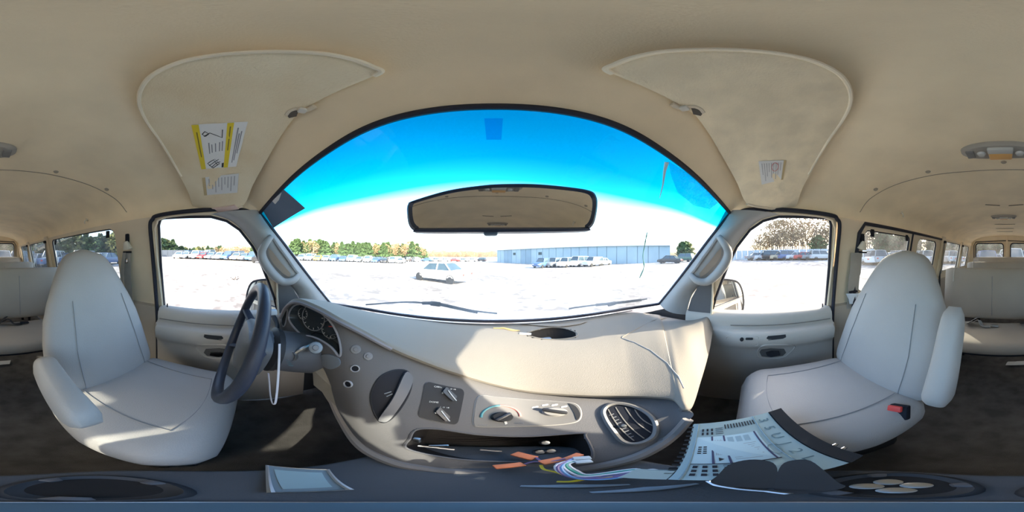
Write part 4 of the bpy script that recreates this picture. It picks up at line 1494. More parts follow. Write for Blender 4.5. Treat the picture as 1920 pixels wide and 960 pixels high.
# belts on the rear side windows
for side in (-1, 1):
    for y, w_ in ((-1.84, 'the first'), (-2.66, 'the second')):
        rbt = thing('window_belt', 'shoulder belt on %s rear pillar of the %s' % (w_, 'wall behind the driver' if side < 0 else 'cargo door wall'), 'seat belt', wallpt(y, -.2, side, .02), 'rear shoulder belts')
        m3 = MB(); m3.rbox(wallpt(y, -.01, side, .012), (.03, .10, .50), .012, rot=Matrix.Rotation(side * -.19, 3, 'Y')); m3.build('pillar_cover', M_PILLAR, rbt)
        m3 = MB(); m3.tube([wallpt(y, .17, side, .03), wallpt(y - .02, 0, side, .04), wallpt(y - .05, -.22, side, .035)], .022, 6, flat=.12); m3.build('webbing', M_BELT, rbt)
        m3 = MB(); m3.rbox(wallpt(y, .17, side, .035), (.03, .05, .03), .006); m3.build('guide_loop', M_BLACK, rbt)

# ================================================================== CEILING FITTINGS
for (px, py, wd_, dp, lab_) in ((1876, 279, .105, .05, 'dome lamp with amber lens nearest the windshield on the headliner'), (1882, 405, .10, .055, 'second dome lamp further back along the headliner')):
    h, nn = hit(C_BVH, px, py)
    dl = thing('dome_lamp', lab_, 'lamp', h, 'dome lamps')
    m3 = MB(); rows = []
    for s_, hh in ((1.08, -.004), (1.06, .010), (.95, .020), (.6, .024), (0, .025)):
        rows.append([h + Vector((a * s_, b * s_, -hh)) for a, b in sup(0, wd_ + .03, 0, dp, 2.6, 32)])
    m3.grid(rows, True); m3.build('housing', mat('lamp_housing', (.34, .31, .27), .45), dl)
    m3 = MB(); m3.rbox(h + Vector((0, -.006, -.026)), (.085, .07, .016), .006); m3.build('amber_lens', M_AMBER, dl)
    m3 = MB(); m3.rbox(h + Vector((0, .022, -.026)), (.09, .035, .018), .006); m3.build('lens_bezel', M_LENS, dl)
    for s_ in (-1, 1):
        m3 = MB(); m3.lathe([(0, .034), (.012, .032), (.019, .022), (.022, .014)], h + Vector((s_ * .068, 0, 0)), (0, 0, -1), 18); m3.build('reading_spot', M_LENS, dl)
        m3 = MB(); m3.rbox(h + Vector((s_ * .108, 0, -.022)), (.03, .05, .012), .004); m3.build('clear_lens', mat('smoke_lens', (.22, .21, .2), .25), dl)
for k, (px, py) in enumerate(((1861, 384), (1905, 384), (8, 386))):
    h, nn = hit(C_BVH, px, py)
    m3 = MB(); m3.tube([h + Vector((-.06, -.02, -.002)), h + Vector((0, 0, -.004)), h + Vector((.06, .015, -.002))] if k == 0 else [h + Vector((-.06, .015, -.002)), h + Vector((0, 0, -.004)), h + Vector((.06, -.02, -.002))], .007, 6, flat=.3)
    if k < 2:
        tag(m3.build('ceiling_vent', mat('slot_dark', (.10, .085, .07), .8)), 'slim dark headliner slot %s the second dome lamp' % ('right of' if k else 'left of'), 'vent', 'headliner slots')
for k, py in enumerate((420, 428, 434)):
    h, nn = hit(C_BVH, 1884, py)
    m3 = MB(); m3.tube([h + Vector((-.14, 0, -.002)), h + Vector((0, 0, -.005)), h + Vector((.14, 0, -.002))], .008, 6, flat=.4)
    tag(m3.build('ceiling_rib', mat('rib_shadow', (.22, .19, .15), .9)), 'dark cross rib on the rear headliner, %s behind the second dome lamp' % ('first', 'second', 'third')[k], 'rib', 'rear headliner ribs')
for k, (px, py, lab_) in enumerate(((1690, 398, 'beige coat hook above the cargo door'), (163, 412, 'beige coat hook on the ceiling edge behind the driver'))):
    h, nn = hit(C_BVH, px, py)
    ck = thing('coat_hook', lab_, 'hook', h, 'coat hooks')
    m3 = MB(); m3.lathe([(0, .006), (.012, .005), (.015, 0)], h, nn, 14); m3.build('hook_base', M_PILLAR, ck)
    m3 = MB(); m3.tube(spline([h, h + nn * .02, h + nn * .028 + Vector((0, 0, -.012)), h + nn * .02 + Vector((0, 0, -.022))], 10), .004, 6); m3.build('hook_prong', M_CREAM, ck)
h, nn = hit(C_BVH, 152, 394)

# ================================================================== ENGINE COVER under the camera
EZ = -.60
ec = thing('engine_cover', 'dark plastic engine cover console between the front seats', 'console', (.0, .0, FLOOR))
mb = MB(); rows = []
for s_, z in ((1.12, FLOOR), (1.08, -.80), (1.02, -.64), (1.0, -.615), (.97, EZ - .003), (.93, EZ), (.5, EZ), (0, EZ)):
    rows.append([Vector((a * s_, .06 + b * s_, z)) for a, b in sup(0, .16, 0, .20, 3.0, 48)])
mb.grid(rows, True); mb.build('cover_shell', M_CONSOLE, ec)
for (x, y, nm) in ((-.055, -.068, 0), (.062, -.075, 1)):
    m3 = MB(); m3.lathe([(.0, .001), (.034, .001), (.042, .006), (.046, .009), (.050, .006), (.052, 0)], (x, y, EZ), (0, 0, 1), 32); ch = m3.build('cup_holder', mat('cup_dark', (.03, .032, .038), .6), ec)
    m3 = MB(); m3.lathe([(0, .0025), (.037, .0025)], (x, y, EZ), (0, 0, 1), 28); m3.build('cup_floor', M_POCKET, ch)
    # soft lobes that grip a cup
    for k in range(3):
        a = R(40 + 120 * k + 50 * nm)
        m3 = MB(); m3.tube([(x + .044 * math.cos(a), y + .044 * math.sin(a), EZ + .006), (x + .034 * math.cos(a), y + .034 * math.sin(a), EZ + .010)], [.010, .006], 10, flat=.5); m3.build('grip_lobe', mat('lobe_grey', (.10, .10, .11), .5), ch)
m3 = MB(); P = [Vector((-.172, .03, EZ)), Vector((-.135, .082, EZ)), Vector((-.064, .052, EZ)), Vector((-.070, .014, EZ))]
m3.slab(P, Vector((0, 0, 1)), .006); tr2 = m3.build('coin_tray', mat('tray_blue_grey', (.20, .27, .32), .3), ec, smooth=False)
m3 = MB(); cT = sum(P, Vector()) / 4; m3.slab([cT + (p - cT) * .72 + Vector((0, 0, .0065)) for p in P], Vector((0, 0, 1)), .001); m3.build('tray_floor', mat('tray_light', (.30, .44, .50), .3), tr2, smooth=False)
m3 = MB(); m3.tube([P[0] + Vector((0, 0, .007)), P[1] + Vector((0, 0, .007)), P[2] + Vector((0, 0, .007)), P[3] + Vector((0, 0, .007))], .0025, 6, True); m3.build('tray_rim', M_STEEL, tr2)
for (x, y, a) in ((.045, .085, -.2), (.07, .05, -.5)):
    m3 = MB(); m3.tube([(x - .03, y + .01, EZ + .002), (x, y, EZ + .006), (x + .03, y - .016, EZ + .002)], [.003, .007, .002], 8, flat=.4); m3.build('raised_grip', mat('grip_blue', (.25, .33, .42), .35), ec)
for k, (x, y) in enumerate(((.050, -.062), (.072, -.062), (.052, -.084), (.074, -.083))):
    m3 = MB(); m3.lathe([(0, .0017), (.0095, .0017), (.0105, .0012), (.0105, 0)], (x, y, EZ + .0025), (0, 0, 1), 20)
    tag(m3.build('coin', M_STEEL), 'silver coin in the passenger side cup holder, %s' % ('front left of four', 'front right of four', 'rear left of four', 'rear right of four')[k], 'coin', 'coins in the cup holder')
cb = thing('camera_stand', 'round blue grey camera stand foot directly below the viewpoint', 'stand', (0, 0, EZ))
m3 = MB(); m3.lathe([(0, .010), (.030, .010), (.0345, .008), (.036, 0)], (0, 0, EZ), (0, 0, 1), 40); m3.build('foot', mat('stand_blue', (.09, .16, .22), .4), cb)
m3 = MB(); m3.tube([Vector((.0355 * math.cos(2 * PI * k / 40), .0355 * math.sin(2 * PI * k / 40), EZ + .007)) for k in range(40)], .0016, 6, True); m3.build('foot_rim', M_STEEL, cb)
# two lobed smoky lid in front of the radio
gl = thing('flip_lid', 'smoky brown two lobed plastic lid lying against the radio', 'lid', PZ(1460, 915, EZ + .01))
M_SMOKE = mat('smoky_plastic', (.06, .06, .065), .3)
for nm, pts in (('lobe', [(1332, 903), (1345, 892), (1365, 872), (1395, 863), (1425, 862), (1450, 868), (1458, 885), (1450, 915), (1400, 916), (1350, 910)]), ('lobe', [(1458, 885), (1470, 868), (1495, 862), (1520, 864), (1545, 882), (1572, 905), (1585, 912), (1550, 922), (1480, 926), (1450, 915)])):
    P = []
    for q in closed2d(pts, 30):
        t_ = (q[1] - 862) / 60
        P.append(PZ(q[0], q[1], lerp(-.435, -.545, t_)))
    m3 = MB(); m3.slab(P, Vector((0, 0, -1)), .006); lb_ = m3.build(nm, M_SMOKE, gl)
    if pts[0][0] == 1332:
        m3 = MB(); m3.tube([PZ(a, b, -.53) for a, b in ((1330, 902), (1345, 910), (1390, 917), (1440, 921), (1480, 926))], .003, 6); m3.build('lid_edge', M_STEEL, gl)

# ================================================================== RADIO and wiring
A_, B_, C_, D_ = PZ(1302, 795, -.45), PZ(1440, 773, -.45), PZ(1592, 868, -.52), PZ(1252, 899, -.535)
rad = thing('car_radio', 'removed silver radio chassis lying upside down beside the passenger cushion', 'radio', (A_ + B_ + C_ + D_) / 4 - Vector((0, 0, .06)))
nr = -((B_ - A_).cross(D_ - A_)).normalized()
if nr.z < 0: nr = -nr


def RP(u, v, h=0.0):
    p = A_.lerp(B_, u); q = D_.lerp(C_, u)
    return p.lerp(q, v) + nr * h


rows = [[RP(u, v) for u in [k / 8 for k in range(9)]] for v in [k / 8 for k in range(9)]]
mb = MB(); mb.grid(rows)
edge_ = [RP(k / 8, 0) for k in range(8)] + [RP(1, k / 8) for k in range(8)] + [RP(1 - k / 8, 1) for k in range(8)] + [RP(0, 1 - k / 8) for k in range(8)]
mb.grid([edge_, [p - nr * .05 for p in edge_]], True)
o = len(mb.v); mb.v += [p - nr * .05 for p in (A_, B_, C_, D_)]; mb.f.append([o, o + 1, o + 2, o + 3]); mb.mi.append(0)
mb.build('chassis', M_RADIO, rad, smooth=False)
# black front bezel beyond the B-C edge
bz = (B_ - A_).normalized()
mb = MB(); P = [B_ + nr * .004, C_ + nr * .004, C_ - nr * .055, B_ - nr * .055]
mb.slab([p + bz * .002 for p in P], bz, .028); mb.build('front_bezel', M_DARK, rad, smooth=False)
for v in (.76, .84):
    p = B_.lerp(C_, v) + bz * .03 + nr * .0
    m3 = MB(); m3.lathe([(0, .008), (.004, .008), (.005, 0)], p, bz, 10); m3.build('mounting_pin', M_CHROME, rad)


def rdec(u0, v0, u1, v1, m, name, parent=rad, h=.0006, th=.0005):
    m4 = MB(); m4.slab([RP(u, v, h) for u, v in ((u0, v0), (u1, v0), (u1, v1), (u0, v1))], nr, th); return m4.build(name, m, parent, smooth=False)


lab = rdec(.06, .24, .70, .70, mat('radio_label', (.50, .66, .72), .6), 'rating_label')
for u in (.20, .32, .66):
    rdec(u, .235, u + .018, .705, mat('label_navy', (.07, .07, .14), .6), 'label_rule', lab, .0014)
rdec(.06, .70, .70, .712, M_INK, 'label_rule', lab, .0014)
for k in range(4):
    for j in range(2):
        rdec(.085 + .045 * j, .40 + .035 * k, .115 + .045 * j, .42 + .035 * k, M_INK, 'label_print', lab, .0014)
for k in range(9):
    rdec(.37, .40 + .03 * k, .62 - .02 * (k % 3), .405 + .03 * k, M_GREYINK, 'label_print', lab, .0014)
for k in range(3):
    rdec(.36 + .085 * k, .27, .42 + .085 * k, .36, mat('label_box', (.32, .45, .52), .6), 'label_box', lab, .0014)
for k in range(6):
    rdec(.235 + .013 * k, .30 + .01 * (k % 2), .240 + .013 * k, .56, M_GREYINK, 'label_print', lab, .0014)
m4 = MB(); m4.slab([RP(.25, .60, .0014), RP(.29, .63, .0014), RP(.25, .66, .0014)], nr, .0005); m4.build('label_triangle', M_INK, lab, smooth=False)
for k in range(11):
    rdec(.36 + .036 * k, .055, .374 + .036 * k, .125, M_RADIOD, 'vent_slot')
for k in range(3):
    for j in range(2):
        rdec(.10 + .05 * k, .10 + .06 * j, .122 + .05 * k, .145 + .06 * j, M_RADIOD, 'vent_slot')
    for j in range(3):
        rdec(.08 + .06 * k, .735 + .07 * j, .11 + .06 * k, .78 + .07 * j, M_RADIOD, 'vent_slot')
for k in range(4):
    rdec(.25, .10 + .03 * k, .335, .108 + .03 * k, M_RADIOD, 'vent_slot')
    rdec(.27, .73 + .035 * k, .38, .738 + .035 * k, M_RADIOD, 'vent_slot')
for u in (.05, .76):
    m4 = MB(); m4.tube([RP(u, 0, .001), RP(u, .5, .001), RP(u, 1, .001)], .0012, 5); m4.build('case_crease', mat('crease', (.25, .34, .38), .5), rad)
m4 = MB(); m4.tube([RP(.71 + .05 * math.cos(2 * PI * k / 24) + .02, .56 + .08 * math.sin(2 * PI * k / 24), .001) for k in range(24)], .0008, 4, True); m4.build('stamped_ring', mat('crease', (.25, .34, .38), .5), rad)
# stamped characters along the case edge
ux = (RP(.86, .9) - RP(.86, .1)).normalized(); uy = nr.cross(ux).normalized()
for k, chx in enumerate('35UJ2L'):
    Mx = Matrix((ux, uy, nr)).transposed().to_4x4(); Mx.translation = RP(.865, .10 + .14 * k, .001)
    m4 = MB(); text_mb(m4, chx, .026, Mx); m4.build('stamped_character', mat('stamp', (.12, .20, .24), .6), rad, smooth=False)
# heat sink fins and plug on the back
for k in range(12):
    m4 = MB(); p = RP(0, .06 + .075 * k) - bz * .004 - nr * .012
    m4.box(p, (.008, .004, .024), Matrix((bz, (D_ - A_).normalized(), nr)).transposed()); m4.build('heat_sink_fin', M_DARK, rad, smooth=False)
m4 = MB(); m4.box(RP(0, .92) - bz * .018 - nr * .008, (.034, .03, .016), Matrix((bz, (D_ - A_).normalized(), nr)).transposed()); m4.build('rear_socket', M_RADIO, rad, smooth=False)

har = thing('wire_harness', 'loose bundle of coloured radio wires with orange connectors in front of the opening', 'wires', PZ(1110, 885, -.59))


def wire(pts, r, m, name='wire', z0=-.56):
    m4 = MB(); m4.tube(spline([PZ(a, b, z) for a, b, z in pts], 22), r, 6); return m4.build(name, m, har)


for dx, dy, m in ((0, 0, M_WIREW), (5, 3, M_WIREP), (10, -2, M_WIREW), (3, 6, M_WIREP), (14, -5, M_WIREG), (18, -7, M_WIREW), (8, 8, M_WIREB)):
    wire([(1070 + dx * .8, 862 - dy * .4, -.55), (1043 + dx * 1.3, 872 + dy * .2, -.55), (1050 + dx * 1.8, 886 + dy * .5, -.56), (1085 + dx, 894 + dy * .6, -.57), (1140 + dx, 890 + dy, -.57), (1185 + dx * .3, 884 + dy * .7, -.565), (1205, 884 + dy * .4, -.56)], .0022, m)
wire([(1014, 872, -.57), (1020, 880, -.57), (1045, 886, -.57), (1090, 898, -.575), (1150, 894, -.57)], .0022, M_WIREY)
wire([(1045, 903, -.585), (1070, 903, -.583), (1095, 899, -.58), (1130, 894, -.578)], .003, M_WIREY)
wire([(984, 870, -.57), (1000, 866, -.565), (1025, 866, -.56), (1060, 860, -.555)], .002, M_WIREP)
wire([(1005, 858, -.57), (1020, 866, -.565), (1050, 868, -.56), (1075, 862, -.555)], .002, M_WIREP)
wire([(1210, 882, -.56), (1225, 880, -.555), (1243, 885, -.55)], .0022, M_WIREW)
for a, b, z, w_ in (((926, 876), (982, 870), -.575, .0075), ((964, 850), (1004, 860), -.575, .0085), ((1014, 868), (1056, 860), -.562, .0085), ((1058, 863), (1088, 851), -.56, .0065)):
    p, q = PZ(a[0], a[1], z), PZ(b[0], b[1], z)
    d_ = (q - p); ln = d_.length; d_.normalize(); n2 = Vector((0, 0, 1)); s2 = n2.cross(d_)
    m4 = MB(); m4.rbox((p + q) / 2, (ln, w_ * 2, .010), .002, rot=Matrix((d_, s2, n2)).transposed()); m4.build('connector', M_ORANGE, har)
for a, b in (((1074, 860), (1108, 858)), ((1078, 867), (1110, 864))):
    p, q = PZ(a[0], a[1], -.55), PZ(b[0], b[1], -.55)
    d_ = (q - p); ln = d_.length; d_.normalize(); s2 = Vector((0, 0, 1)).cross(d_)
    m4 = MB(); m4.rbox((p + q) / 2, (ln, .012, .010), .002, rot=Matrix((d_, s2, Vector((0, 0, 1)))).transposed()); m4.build('plug', mat('grey_plug', (.5, .56, .6), .4), har)
for a, b in (((1185, 884), (1212, 883)), ((1180, 890), (1222, 893))):
    p, q = PZ(a[0], a[1], -.562), PZ(b[0], b[1], -.562)
    m4 = MB(); m4.tube([p, p.lerp(q, .3), p.lerp(q, .8), q], [.002, .0045, .004, .001], 8); m4.build('crimp_cap', M_WIREY, har)

# ================================================================== OUTSIDE
# door mirrors
for side in (-1, 1):
    mir = (lambda q: q) if side > 0 else (lambda q: (1856 - q[0], q[1]))
    dm = thing('door_mirror', 'square door mirror outside the passenger window, reflecting the van side' if side > 0 else 'dark door mirror glimpsed past the steering wheel rim', 'mirror', PX(*mir((1345, 588)), side * 1.0), 'door mirrors')
    ol = closed2d([(1334, 530), (1340, 524), (1362, 523), (1382, 527), (1391, 540), (1395, 560), (1394, 580), (1387, 590), (1362, 592), (1338, 590), (1333, 575), (1333, 550)], 48)
    fr_ = []
    nrm_ = Vector((-side * .80, -.585, .12)).normalized(); base_ = Vector((side * 1.03, .17, -.26))
    for q in ol:
        d = D(*mir(q)); fr_.append(d * (base_.dot(nrm_) / d.dot(nrm_)))
    c = sum(fr_, Vector()) / len(fr_)
    rows = [[c + (p - c) * .90 + nrm_ * .002 for p in fr_], [p + nrm_ * .004 for p in fr_], [c + (p - c) * 1.03 - nrm_ * .03 for p in fr_], [c + (p - c) * .9 - nrm_ * .07 for p in fr_], [c + (p - c) * .5 - nrm_ * .10 for p in fr_], [c - nrm_ * .105 for p in fr_]]
    m3 = MB(); m3.grid(rows, True); m3.build('shell', M_BLACK, dm)
    m3 = MB(); m3.slab([c + (p - c) * .91 for p in fr_], nrm_, .001); m3.build('mirror_glass', M_MIRROR, dm, smooth=False)
    m3 = MB(); m3.rbox(Vector((side * .93, .26, c.z - .02)), (.16, .05, .06), .015); m3.build('mount_arm', M_BLACK, dm)


def slope(az):
    return .0178 - .0225 * math.cos(az) - .0113 * math.cos(2 * az)


def gz(x, y):
    d = math.hypot(x, y)
    return -1.75 + slope(math.atan2(x, y)) * min(d, 45) * min(1, d / 12)


m_ground = bpy.data.materials.new('pale_gravel'); m_ground.use_nodes = True
t = m_ground.node_tree; bs = t.nodes['Principled BSDF']; bs.inputs['Roughness'].default_value = .95
tc = t.nodes.new('ShaderNodeTexCoord')
n1 = t.nodes.new('ShaderNodeTexNoise'); n1.inputs['Scale'].default_value = .35; n1.inputs['Detail'].default_value = 8
n2 = t.nodes.new('ShaderNodeTexNoise'); n2.inputs['Scale'].default_value = 2.2; n2.inputs['Detail'].default_value = 6
t.links.new(tc.outputs['Object'], n1.inputs['Vector']); t.links.new(tc.outputs['Object'], n2.inputs['Vector'])
ad = t.nodes.new('ShaderNodeMath'); ad.operation = 'ADD'; t.links.new(n1.outputs['Fac'], ad.inputs[0]); t.links.new(n2.outputs['Fac'], ad.inputs[1])
rp = t.nodes.new('ShaderNodeValToRGB'); rp.color_ramp.elements[0].position = .41; rp.color_ramp.elements[0].color = (.16, .14, .13, 1); q_ = rp.color_ramp.elements.new(.50); q_.color = (.46, .43, .405, 1)
rp.color_ramp.elements[1].position = .62; rp.color_ramp.elements[1].color = (.60, .565, .53, 1)
hf = t.nodes.new('ShaderNodeMath'); hf.operation = 'MULTIPLY'; hf.inputs[1].default_value = .5
t.links.new(ad.outputs[0], hf.inputs[0]); t.links.new(hf.outputs[0], rp.inputs[0]); t.links.new(rp.outputs[0], bs.inputs['Base Color'])
bp_ = t.nodes.new('ShaderNodeBump'); bp_.inputs['Strength'].default_value = .6; bp_.inputs['Distance'].default_value = .05
t.links.new(n2.outputs['Fac'], bp_.inputs['Height']); t.links.new(bp_.outputs[0], bs.inputs['Normal'])
mb = MB(); rows = []
for r_ in (0, 1, 2, 3, 4.5, 6, 8, 10, 12, 15, 18, 22, 27, 33, 39, 45, 60, 90, 140, 260, 500):
    rows.append([Vector((r_ * math.sin(2 * PI * k / 96), r_ * math.cos(2 * PI * k / 96), gz(r_ * math.sin(2 * PI * k / 96), r_ * math.cos(2 * PI * k / 96)))) for k in range(96)])
mb.grid(rows, True)
struct(mb.build('ground', m_ground, ang=180))

# ---- cars
CARCOL = {'white': (.78, .78, .77), 'silver': (.45, .47, .49), 'grey': (.20, .21, .22), 'black': (.025, .026, .03), 'red': (.42, .04, .035), 'blue': (.06, .12, .26), 'tan': (.42, .34, .23), 'yellow': (.70, .42, .05), 'green': (.07, .14, .10)}
CM = {k: mat('car_paint_' + k, v, .3, .03, 4, spec=.6) for k, v in CARCOL.items()}
M_TYRE = mat('tyre', (.02, .02, .02), .8)
M_LAMP = mat('headlamp', (.6, .62, .65), .15)
PROF = {  # (length stations: y, half width, z sill, z belt), then greenhouse
    'sedan': dict(L=4.6, W=.88, H=1.44, belt=.92, hood=.80, boot=.92, gh=(-1.45, -.85, .55, 1.15), z0=.28),
    'suv': dict(L=4.6, W=.92, H=1.75, belt=1.05, hood=1.00, boot=1.05, gh=(-2.15, -1.95, .55, 1.05), z0=.34),
    'pickup': dict(L=5.4, W=.95, H=1.80, belt=1.08, hood=1.05, boot=1.08, gh=(-.55, -.45, .75, 1.25), z0=.40),
    'van': dict(L=5.0, W=.95, H=1.95, belt=1.15, hood=1.05, boot=1.15, gh=(-2.4, -2.3, 1.2, 1.8), z0=.34)}
CARPROTO = {}


def car_parts(kind, paint):
    d = PROF[kind]; L, W, H, belt, hood, boot, gh, z0 = d['L'], d['W'], d['H'], d['belt'], d['hood'], d['boot'], d['gh'], d['z0']
    body = MB(); rows = []
    ys = [-L / 2, -L / 2 + .06, -L / 2 + .3, gh[0], gh[3], L / 2 - .7, L / 2 - .2, L / 2 - .03, L / 2]
    zt = [boot * .72, boot * .9, boot, belt, belt, hood, hood * .88, hood * .7, hood * .62]
    wv = [.86, .94, .99, 1, 1, .98, .93, .86, .8]
    for y, z, w_ in zip(ys, zt, wv):
        w2 = W * w_
        rows.append([Vector((-w2 * .92, y, z0)), Vector((-w2, y, z0 + .15)), Vector((-w2, y, lerp(z0, z, .7))), Vector((-w2 * .95, y, z)), Vector((0, y, z + .02)), Vector((w2 * .95, y, z)), Vector((w2, y, lerp(z0, z, .7))), Vector((w2, y, z0 + .15)), Vector((w2 * .92, y, z0))])
    body.grid(rows)
    n = 9
    body.f.append(list(range(n))); body.mi.append(0); o = len(body.v) - n; body.f.append([o + k for k in range(n)]); body.mi.append(0)
    # roof panel and pillars
    rw = W * .72
    rows = [[Vector((x, y, H + .03 * (1 - (x / rw) ** 2))) for x in (-rw, -rw * .5, 0, rw * .5, rw)] for y in (gh[1] - .05, (gh[1] + gh[2]) / 2, gh[2] + .05)]
    rows2 = [[p - Vector((0, 0, .06)) for p in r] for r in rows]
    body.grid(rows); body.grid(rows2)
    body.grid([[r[0] for r in rows] + rows[-1][1:] + [r[-1] for r in rows[::-1]][1:] + rows[0][-2:0:-1], [r[0] for r in rows2] + rows2[-1][1:] + [r[-1] for r in rows2[::-1]][1:] + rows2[0][-2:0:-1]], True)
    for sx_ in (-1, 1):
        for (ya, yb_) in ((gh[0], gh[1]), (gh[3], gh[2]), ((gh[0] + gh[3]) / 2 - .1, (gh[1] + gh[2]) / 2 - .1)):
            body.tube([(sx_ * W * .94, ya, belt - .02), (sx_ * rw, yb_, H - .02)], .045, 5)
    glass = MB()
    lo = [Vector((sx_ * W * .92, y, belt - .01)) for sx_, y in ((-1, gh[0]), (1, gh[0]), (1, gh[3]), (-1, gh[3]))]
    hi = [Vector((sx_ * rw * .99, y, H - .04)) for sx_, y in ((-1, gh[1]), (1, gh[1]), (1, gh[2]), (-1, gh[2]))]
    glass.grid([lo, hi], True)
    wheel = MB(); wheel.lathe([(0, .10), (.18, .10), (.22, .09), (.31, .11), (.33, .08), (.33, -.08), (.31, -.11)], (0, 0, 0), (1, 0, 0), 16)
    return body, glass, wheel


CARS = {}


def make_car(kind, paint, x, y, rot, label, group, zoff=0.0):
    key = (kind, paint)
    if key not in CARS:
        b, g, w_ = car_parts(kind, paint)
        bo = b.build('parked_car', CM[paint], None)
        go = g.build('car_glass', M_GL_CAR, None, smooth=False); go.parent = bo
        d = PROF[kind]
        me = None
        for sx_ in (-1, 1):
            for yy in (-d['L'] * .31, d['L'] * .31):
                if me is None:
                    wo_ = w_.build('wheel', M_TYRE); me = wo_.data
                else:
                    wo_ = bpy.data.objects.new('wheel', me); COL.objects.link(wo_)
                wo_.parent = bo; wo_.location = (sx_ * (d['W'] - .1), yy, .33); wo_.rotation_euler = (0, 0, 0 if sx_ > 0 else PI)
            lm = MB(); lm.rbox((sx_ * d['W'] * .62, d['L'] / 2 - .06, d['hood'] * .66), (.32, .16, .13), .03); lo_ = lm.build('headlamp', M_LAMP); lo_.parent = bo
            lm = MB(); lm.rbox((sx_ * d['W'] * .66, -d['L'] / 2 + .04, d['boot'] * .72), (.26, .12, .16), .03); lo_ = lm.build('tail_lamp', M_RED); lo_.parent = bo
        CARS[key] = bo
        o = bo
    else:
        o = copy_tree(CARS[key])
    o.location = (x, y, gz(x, y) + zoff); o.rotation_euler = (0, 0, rot)
    tag(o, label, {'sedan': 'car', 'suv': 'car', 'pickup': 'pickup truck', 'van': 'van'}[kind], group)
    return o


ORD = ['first', 'second', 'third', 'fourth', 'fifth', 'sixth', 'seventh', 'eighth', 'ninth', 'tenth', 'eleventh', 'twelfth', 'thirteenth', 'fourteenth', 'fifteenth', 'sixteenth', 'seventeenth', 'eighteenth', 'nineteenth', 'twentieth']


def pos(px, d):
    a = R((px - CX) / PPD)
    return d * math.sin(a), d * math.cos(a), a


def car_row(items, place, group, face=0.0):
    for k, (px, d, kind, paint) in enumerate(items):
        x, y, a = pos(px, d)
        kn = {'sedan': 'sedan', 'suv': 'tall wagon', 'pickup': 'pickup', 'van': 'van'}[kind]
        make_car(kind, paint, x, y, -a + face + random.uniform(-.12, .12), '%s %s, %s from the left %s' % (paint, kn, ORD[k], place), group)


rnd = random.Random(3)
# row seen through the driver window
kinds = ['sedan', 'sedan', 'suv', 'sedan', 'sedan', 'sedan', 'suv', 'sedan', 'sedan', 'suv', 'sedan']
cols_ = ['white', 'silver', 'white', 'red', 'grey', 'white', 'blue', 'tan', 'grey', 'blue', 'white']
car_row([(338 + 15.5 * k, 36 - .6 * k, kinds[k], cols_[k]) for k in range(10)], 'in the row past the driver window', 'cars past the driver window', 2.6)
car_row([(352 + 20 * k, 45, ['suv', 'sedan', 'van', 'sedan', 'suv', 'pickup', 'sedan'][k], ['blue', 'grey', 'silver', 'white', 'grey', 'blue', 'silver'][k]) for k in range(7)], 'in the back row past the driver window', 'back row past the driver window', .4)
make_car('pickup', 'black', *pos(494, 24)[:2], 1.9, 'black pickup half hidden by the pillar grab handle', 'cars past the driver window')
# rows seen through the left half of the windshield
fk = ['sedan', 'suv', 'sedan', 'sedan', 'suv', 'sedan', 'pickup', 'sedan', 'suv', 'sedan', 'sedan', 'suv', 'sedan']
fcx = ['grey', 'white', 'yellow', 'silver', 'blue', 'blue', 'white', 'grey', 'white', 'blue', 'black', 'white', 'silver']
car_row([(566 + 15.5 * k, 40 + .5 * k, fk[k], fcx[k]) for k in range(13)], 'in the near row left of the white sedan', 'near row ahead', 2.9)
car_row([(570 + 16 * k, 52 + .6 * k, fk[(k * 3 + 1) % 13], ['grey', 'silver', 'blue', 'grey', 'white', 'black', 'silver'][k % 7]) for k in range(14)], 'in the far row ahead under the trees', 'far row ahead', .3)
car_row([(800 + 17 * k, 66 + k, fk[(k * 5) % 13], ['blue', 'grey', 'white', 'red', 'grey', 'silver', 'black', 'white'][k % 8]) for k in range(7)], 'in the distant row behind the white sedan', 'distant row ahead', 1.2)
# the near white sedan
x, y, a = pos(826, 12.2)
ns = make_car('sedan', 'white', x, y, 1.25, 'white sedan alone on the gravel ahead of the windshield', None, -.0)
# group in front of the warehouse
car_row([(1018, 30, 'suv', 'blue'), (1040, 31, 'suv', 'grey'), (1062, 30, 'suv', 'white'), (1086, 31, 'van', 'white'), (1112, 30, 'suv', 'silver'), (1128, 32, 'sedan', 'white')], 'in the cluster before the warehouse', 'cars before the warehouse', 2.5)
car_row([(1256, 30, 'sedan', 'black'), (1282, 34, 'suv', 'green')], 'at the right end of the warehouse', 'cars at the warehouse end', 1.2)
# right side, along the fence
car_row([(1420 + 15 * k, 31 - .2 * k, ['sedan', 'sedan', 'suv', 'sedan', 'suv', 'sedan', 'sedan', 'sedan', 'suv'][k], ['grey', 'silver', 'black', 'tan', 'blue', 'silver', 'red', 'grey', 'silver'][k]) for k in range(9)], 'along the pale fence past the passenger window', 'cars along the fence', -1.2)
